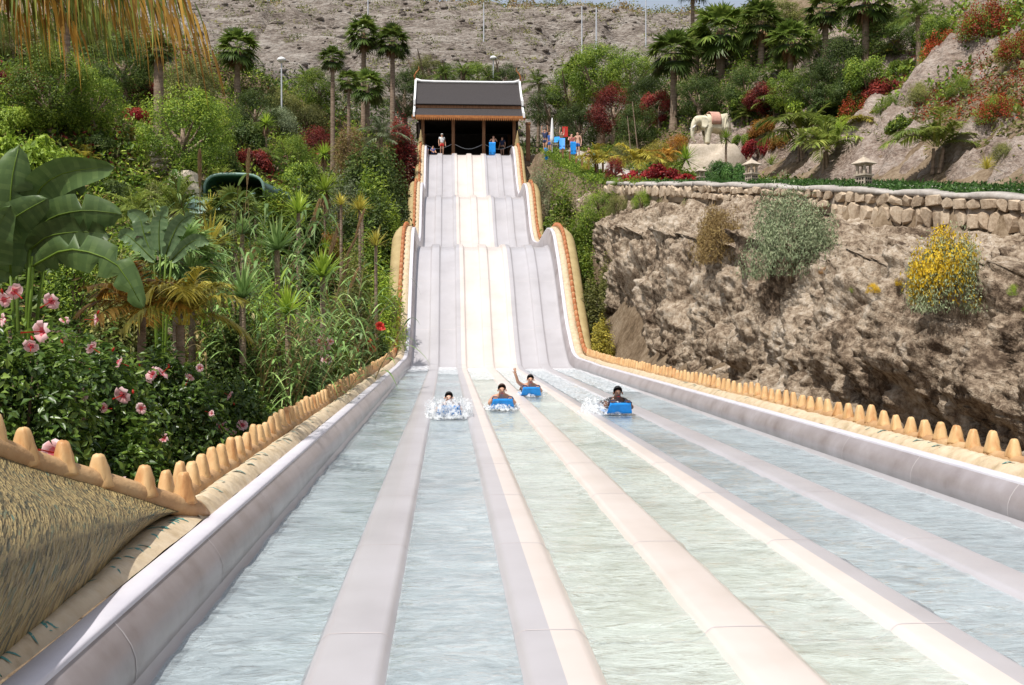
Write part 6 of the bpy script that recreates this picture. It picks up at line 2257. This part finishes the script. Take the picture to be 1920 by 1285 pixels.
T = [(1030, 165, 92, 42, 'dark', 'dark tree just right of the pavilion'), (1068, 120, 92, 50, 'green', 'green tree behind the queue'), (1125, 80, 88, 62, 'green', 'tall bright green tree behind the queue'),
     (1180, 95, 86, 50, 'green', 'bright green tree left of the smooth-trunked palm'), (1150, 158, 82, 50, 'red', 'dark red tree behind the path'), (1215, 140, 80, 46, 'dark', 'dark tree behind the smooth palm trunk'),
     (1085, 195, 84, 46, 'dark', 'dark low tree above the queue'), (1195, 195, 77, 44, 'dark', 'dark low tree beside the leaning sticks'), (1235, 170, 82, 34, 'red', 'dull red tree behind the smooth palm trunk'),
     (1310, 140, 82, 44, 'dark', 'dark tree behind the thin palm trunk'), (1395, 120, 74, 46, 'dark', 'dark tree right of the thick palm trunk'), (1390, 165, 72, 30, 'green', 'green low tree above the elephant'),
     (1450, 0, 72, 60, 'olive', 'olive tree at the top behind the dark fan palm'), (1520, 120, 60, 50, 'dark', 'dark tree in the shade of the right slope'), (1580, 70, 60, 58, 'dark', 'dark tree behind the pale trunk on the right'),
     (1600, 130, 54, 44, 'dark', 'dark low tree under the upper right palms'), (1680, 20, 56, 66, 'dark', 'dark tree at the top right'), (1750, 25, 50, 38, 'green', 'green tree among red flowers at the top right'),
     (1430, 150, 66, 36, 'red', 'dark red tree right of the elephant palms')]
for px_, top, Y, hw, mt, lab in T:
    if Y < 84 and top > 30: Y = None
    tree(px_, top, Y, hw, mt, lab, group='trees on the right slope')

for px_, cy, rp_, mt, lab, kd, tr in ((1575, 205, 66, 'palm', 'dark cane palm at the foot of the shaded slope', ARECA, 2), (1455, 200, 60, 'palm_olive', 'olive cane palm behind the orange shrubs', ARECA, 2), (1610, 235, 52, 'palm_gold', 'gold-green cane palm above the tallest lantern', ARECA, 2), (1400, 215, 40, 'palm_olive', 'olive palm behind the elephant', PHOENIX, 1), (1640, 60, 56, 'palm', 'dark feather palm beside the pale trunk', PHOENIX, 1)):
    feather_palm(px_, cy, None, rp_, lab, mt, kd, trunks=tr, group='palms on the right slope')
for px_, top, hw, mt, lab in ((1475, 130, 46, 'green', 'green tree below the shaded fan palm'), (1545, 150, 44, 'dark', 'dark tree over the cane palms'), (1625, 105, 48, 'green', 'green tree left of the creepers')):
    tree(px_, top, None, hw, mt, lab, group='trees on the right slope')
S = [(1645, 135, 48, 45, 'red', SHRUB, 'dull red shrub on the right slope'), (1610, 170, 46, 42, 'scarlet', FINE, 'scarlet-leaved shrub above the bare rock'), (1690, 105, 46, 30, 'green', SHRUB, 'green shrub hanging above the bare rock'),
     (1770, 55, 44, 50, 'scarlet', FINE, 'red-flowered creeper at the right below the corner tree'), (1850, 0, 42, 62, 'scarlet', FINE, 'red-flowered creeper in the top right corner'), (1805, 65, 42, 30, 'green', SHRUB, 'green creeper between the red-flowered ones'),
     (1905, 60, 38, 46, 'scarlet', FINE, 'red-flowered creeper at the right edge'), (1870, 175, 35, 46, 'scarlet', FINE, 'low scarlet patch on the bare rock'), (1800, 140, 40, 34, 'green', FINE, 'green tuft on the bare rock'),
     (1560, 175, 48, 40, 'olive', SHRUB, 'olive shrub at the foot of the shaded slope'), (1510, 165, 52, 40, 'lime', BROAD, 'large-leaved lime shrub on the right slope'),
     (1432, 215, 50, 34, 'orange_leaf', SHRUB, 'orange-leaved shrub right of the elephant'), (1422, 252, 46, 34, 'crimson', SHRUB, 'crimson shrub right of the elephant'), (1468, 245, 48, 30, 'orange_leaf', SHRUB, 'second orange-leaved shrub right of the elephant'),
     (1395, 245, 52, 26, 'green', SHRUB, 'green shrub at the elephant tail'), (1240, 308, 50, 46, 'crimson', BROAD, 'low crimson plant in the middle of the terrace'), (1195, 318, 49.5, 30, 'crimson', BROAD, 'low crimson plant beside the little lantern'),
     (1283, 326, 47, 34, 'crimson', BROAD, 'crimson plant spilling over the low wall'), (1152, 290, 53, 20, 'red', SHRUB, 'dark red tuft by the path railing'), (1270, 250, 62, 30, 'orange_leaf', FINE, 'orange shrub at the elephant trunk'),
     (1170, 262, 62, 34, 'olive', FINE, 'olive shrub above the terrace'), (1230, 262, 62, 36, 'palm_gold', FINE, 'gold-green shrub above the terrace'), (1345, 300, 47, 36, 'cover', SHRUB, 'clipped green hedge end beside the small lantern'), (1375, 303, 46, 34, 'cover', SHRUB, 'clipped green hedge right of the small lantern'),
     (1130, 355, 51, 46, 'green', FINE, 'green shrub spilling over the cliff brow near the slide'), (1095, 375, 52, 32, 'green', FINE, 'green shrub right of the slide middle drop'), (1075, 415, 51.5, 26, 'green', FINE, 'small green shrub beside the lower drop crest'),
     (1050, 330, 58, 34, 'green', FINE, 'green shrub below the path railing'), (1010, 300, 68, 26, 'grey_green', BROOM, 'grey-green shrub right of the top drop'), (1180, 345, 50, 34, 'green', FINE, 'green shrub below the low crimson plants'),
     (1045, 395, 57, 26, 'olive', FINE, 'olive shrub in the gap right of the middle drop')]
for px_, top, Y, hw, mt, kd, lab in S:
    if px_ > 1380 or (px_ > 1140 and Y > 54): Y = None
    sh = shrub(px_, top, Y, hw, 'green' if mt == 'scarlet' else mt, lab, kd, group='shrubs on the right side')
    if mt == 'scarlet':
        f = sh.children[0]
        link('blossom', BLOOM, M['scarlet'], sh, rot=(0, 0, 1.0), scale=[q * 1.08 for q in f.scale] if f.scale[0] != 1 else (hw * .02, hw * .02, hw * .03))

# shrubs rooted in the cliff
def cliff_shrub(px_, top, bottom, hw, mat, kd, label, extra=None, dY=0.3):
    p = cliff_at(px_, bottom)
    Y = p.y
    w = hw * Y / FPX; h = (bottom - top) * Y / FPX
    e = empty('shrub', p + Vector((.1, 0, -.1)), label, 'shrub', 'shrubs rooted in the cliff')
    link('foliage', pick(kd), M[mat], e, rot=(0, 0, random.uniform(0, 6)), scale=(w, w * .9, h))
    if extra:
        link('blossom', BLOOM, M[extra], e, rot=(0, 0, random.uniform(0, 6)), loc=(0, -.02, .02), scale=(w * 1.02, w * .92, h * 1.04))
        link('blossom', BLOOM, M[extra], e, rot=(0, 0, e.location.x + 2.5), loc=(0, -.02, .03), scale=(w * .98, w * .95, h * 1.05))
    link('stem', pick(STEMS), M['stem'], e, scale=(w, w, h * .8))
    return e


cliff_shrub(1340, 360, 478, 58, 'dry', BROOM, 'dry brown bush on the cliff, left of the grey-green one')
cliff_shrub(1478, 322, 508, 92, 'grey_green', SAGE, 'big grey-green bush on the cliff edge')
cliff_shrub(1748, 415, 575, 80, 'grey_green', SAGE, 'bush with yellow blossom on the cliff, right', 'yellow_fl')
for px_, b, hw, mt, lab in ((1585, 545, 12, 'lime', 'tiny lime tuft on the cliff'), (1625, 545, 16, 'yellow_fl', 'tiny yellow tuft on the cliff'), (1668, 532, 14, 'yellow_fl', 'yellow tuft left of the yellow-blossom bush'), (1895, 530, 18, 'lime', 'lime tuft on the cliff near the right edge'),
                            (1535, 498, 12, 'orange_leaf', 'tiny orange tuft on the cliff beside the grey-green bush'), (1910, 560, 14, 'lime', 'lower lime tuft at the right edge')):
    cliff_shrub(px_, b - hw * 1.3, b, hw, mt, FINE, lab)
for px_, top, Y, hw, mt, lab in ((1110, 520, 45.3, 30, 'olive', 'olive bush between the lower drop and the cliff'), (1128, 590, 43, 26, 'palm_gold', 'yellow-green bush at the foot of the cliff by the slide'), (1095, 455, 48.5, 26, 'green', 'green bush between the lower drop and the cliff, higher up'), (1140, 480, 46.5, 18, 'olive', 'olive tuft at the cliff corner')):
    shrub(px_, top, Y, hw, mt, lab, FINE, group='shrubs on the right side')

for px_, top, hw, mt, kd, lab in ((1660, 175, 34, 'green', FINE, 'green tuft at the left edge of the bare rock'), (1725, 150, 36, 'olive', FINE, 'olive tuft in the middle of the bare rock'), (1690, 215, 28, 'green', BROAD, 'large-leaved tuft low on the bare rock'),
                                  (1590, 215, 36, 'lime', FINE, 'lime shrub left of the bare rock'), (1880, 265, 28, 'olive', FINE, 'olive tuft at the foot of the bare rock, right'), (1745, 95, 34, 'lime', FINE, 'lime shrub below the corner palm')):
    shrub(px_, top, None, hw, mt, lab, kd, group='shrubs on the right side')
for px_, top, Y, hw, mt, lab in ((1205, 352, 46, 26, 'green', 'green tuft hanging over the low wall, left'), (1255, 358, 44, 24, 'olive', 'olive tuft hanging over the low wall, middle'), (1300, 352, 41.5, 22, 'green', 'green tuft hanging over the low wall, right'), (1160, 362, 48, 26, 'olive', 'olive tuft on the cliff brow near the slide')):
    x = wp(px_, top, Y).x
    shrub(px_, top, Y, hw, mt, lab, FINE, group='shrubs on the right side', loc=(x, Y, wp(px_, top + hw * 1.5, Y).z), hgt=hw * 1.5 * Y / FPX)

# ground cover of the terrace and the right slope: nobody could count it
def band_pts(n, y0, y1, d0, d1):
    Y = r2.uniform(y0, y1, n)
    return np.column_stack([XE(Y) + r2.uniform(d0, d1, n), Y])


scatter('ground_cover', 'cover', band_pts(2600, 18, 52, .35, 2.1), .13, 12, spread=.16, hgt=.22, seed=21, kind_leaf=.3)
scatter('ground_cover', 'cover', band_pts(1700, 18, 45, 4.0, 6.0), .15, 12, spread=.2, hgt=.24, seed=22, kind_leaf=.3)
scatter('ground_cover', 'green', band_pts(1500, 48, 80, .1, 1.6), .15, 10, spread=.2, hgt=.3, seed=23, kind_leaf=.3)
scatter('ground_cover', 'green', band_pts(900, 50, 84, 3.6, 9.0), .2, 10, spread=.4, hgt=.5, seed=24)
scatter('undergrowth', 'dark', pix_pts(1000, 980, 1640, 60, 240), .26, 15, spread=.4, hgt=1.1, seed=25)
scatter('undergrowth', 'green', np.concatenate([pix_pts(480, 1000, 1640, 40, 240), pix_pts(260, 1640, 1960, -60, 75), pix_pts(150, 1560, 1800, 60, 190)]), .26, 14, spread=.4, hgt=1.0, seed=26)
scatter('undergrowth', 'scarlet', pix_pts(260, 1600, 1950, 40, 230), .12, 30, spread=.28, hgt=.3, seed=27)
scatter('undergrowth', 'olive', pix_pts(260, 1400, 1940, 120, 280), .2, 14, spread=.3, hgt=.5, seed=28)
# belt behind the pavilion and on the foot of the hill
Y = 93 + r2.uniform(0, 1, 2600) ** 1.5 * 22; X = r2.uniform(-60, 60, 2600)
scatter('undergrowth', 'dark', np.column_stack([X, Y]), .32, 14, spread=.6, hgt=1.3, seed=31)
scatter('undergrowth', 'olive', np.column_stack([X[:900] + 1, Y[:900] + 1.5]), .32, 14, spread=.6, hgt=1.2, seed=32, kind_leaf=.25)
# bank beside the middle drop, right
Y = r2.uniform(47, 76, 700); X = 6.6 + r2.uniform(0, 1, 700) * (XE(Y) - 6.6 + .4)
scatter('undergrowth', 'green', np.column_stack([X, Y]), .16, 12, spread=.25, hgt=.45, seed=33, kind_leaf=.35)

# dry hill: loose rocks and scrub, strewn
def strewn_rocks(name, n, seed, y0=105, y1=212, smin=.12, smax=.7):
    r = np.random.default_rng(seed)
    Y = r.uniform(y0, y1, n); X = r.uniform(-75, 95, n)
    Z = hill_z(X, Y)
    s = smin + (smax - smin) * r.uniform(0, 1, n) ** 3
    bm = bmesh.new(); bmesh.ops.create_icosphere(bm, subdivisions=1, radius=1)
    bv = np.array([v.co[:] for v in bm.verts]); bf = np.array([[v.index for v in f.verts] for f in bm.faces]); bm.free()
    jit = 1 + r.uniform(-.35, .35, (n, len(bv), 1))
    V = bv[None] * jit * s[:, None, None] * np.array([1.2, 1.0, .7]) + np.stack([X, Y, Z], 1)[:, None]
    F = bf[None] + (np.arange(n) * len(bv))[:, None, None]
    o = link(name, mesh_np(name, V.reshape(-1, 3), F.reshape(-1, 3)), M['hill'])
    tag(o, kind='stuff')


strewn_rocks('rocks', 5200, 41)
Y = r2.uniform(108, 206, 1500); X = r2.uniform(-75, 95, 1500)
scatter('scrub', 'olive', np.column_stack([X, Y]), .34, 22, spread=.5, hgt=1.0, seed=42, zf=hill_z)
Y = r2.uniform(196, 214, 420); X = r2.uniform(-80, 100, 420)
scatter('scrub', 'dry', np.column_stack([X, Y]), .4, 30, spread=.7, hgt=1.6, seed=43, zf=hill_z)
Y = r2.uniform(207, 216, 320); X = r2.uniform(-80, 100, 320)
scatter('scrub', 'olive', np.column_stack([X, Y]), .45, 40, spread=.8, hgt=2.2, seed=44, zf=hill_z)
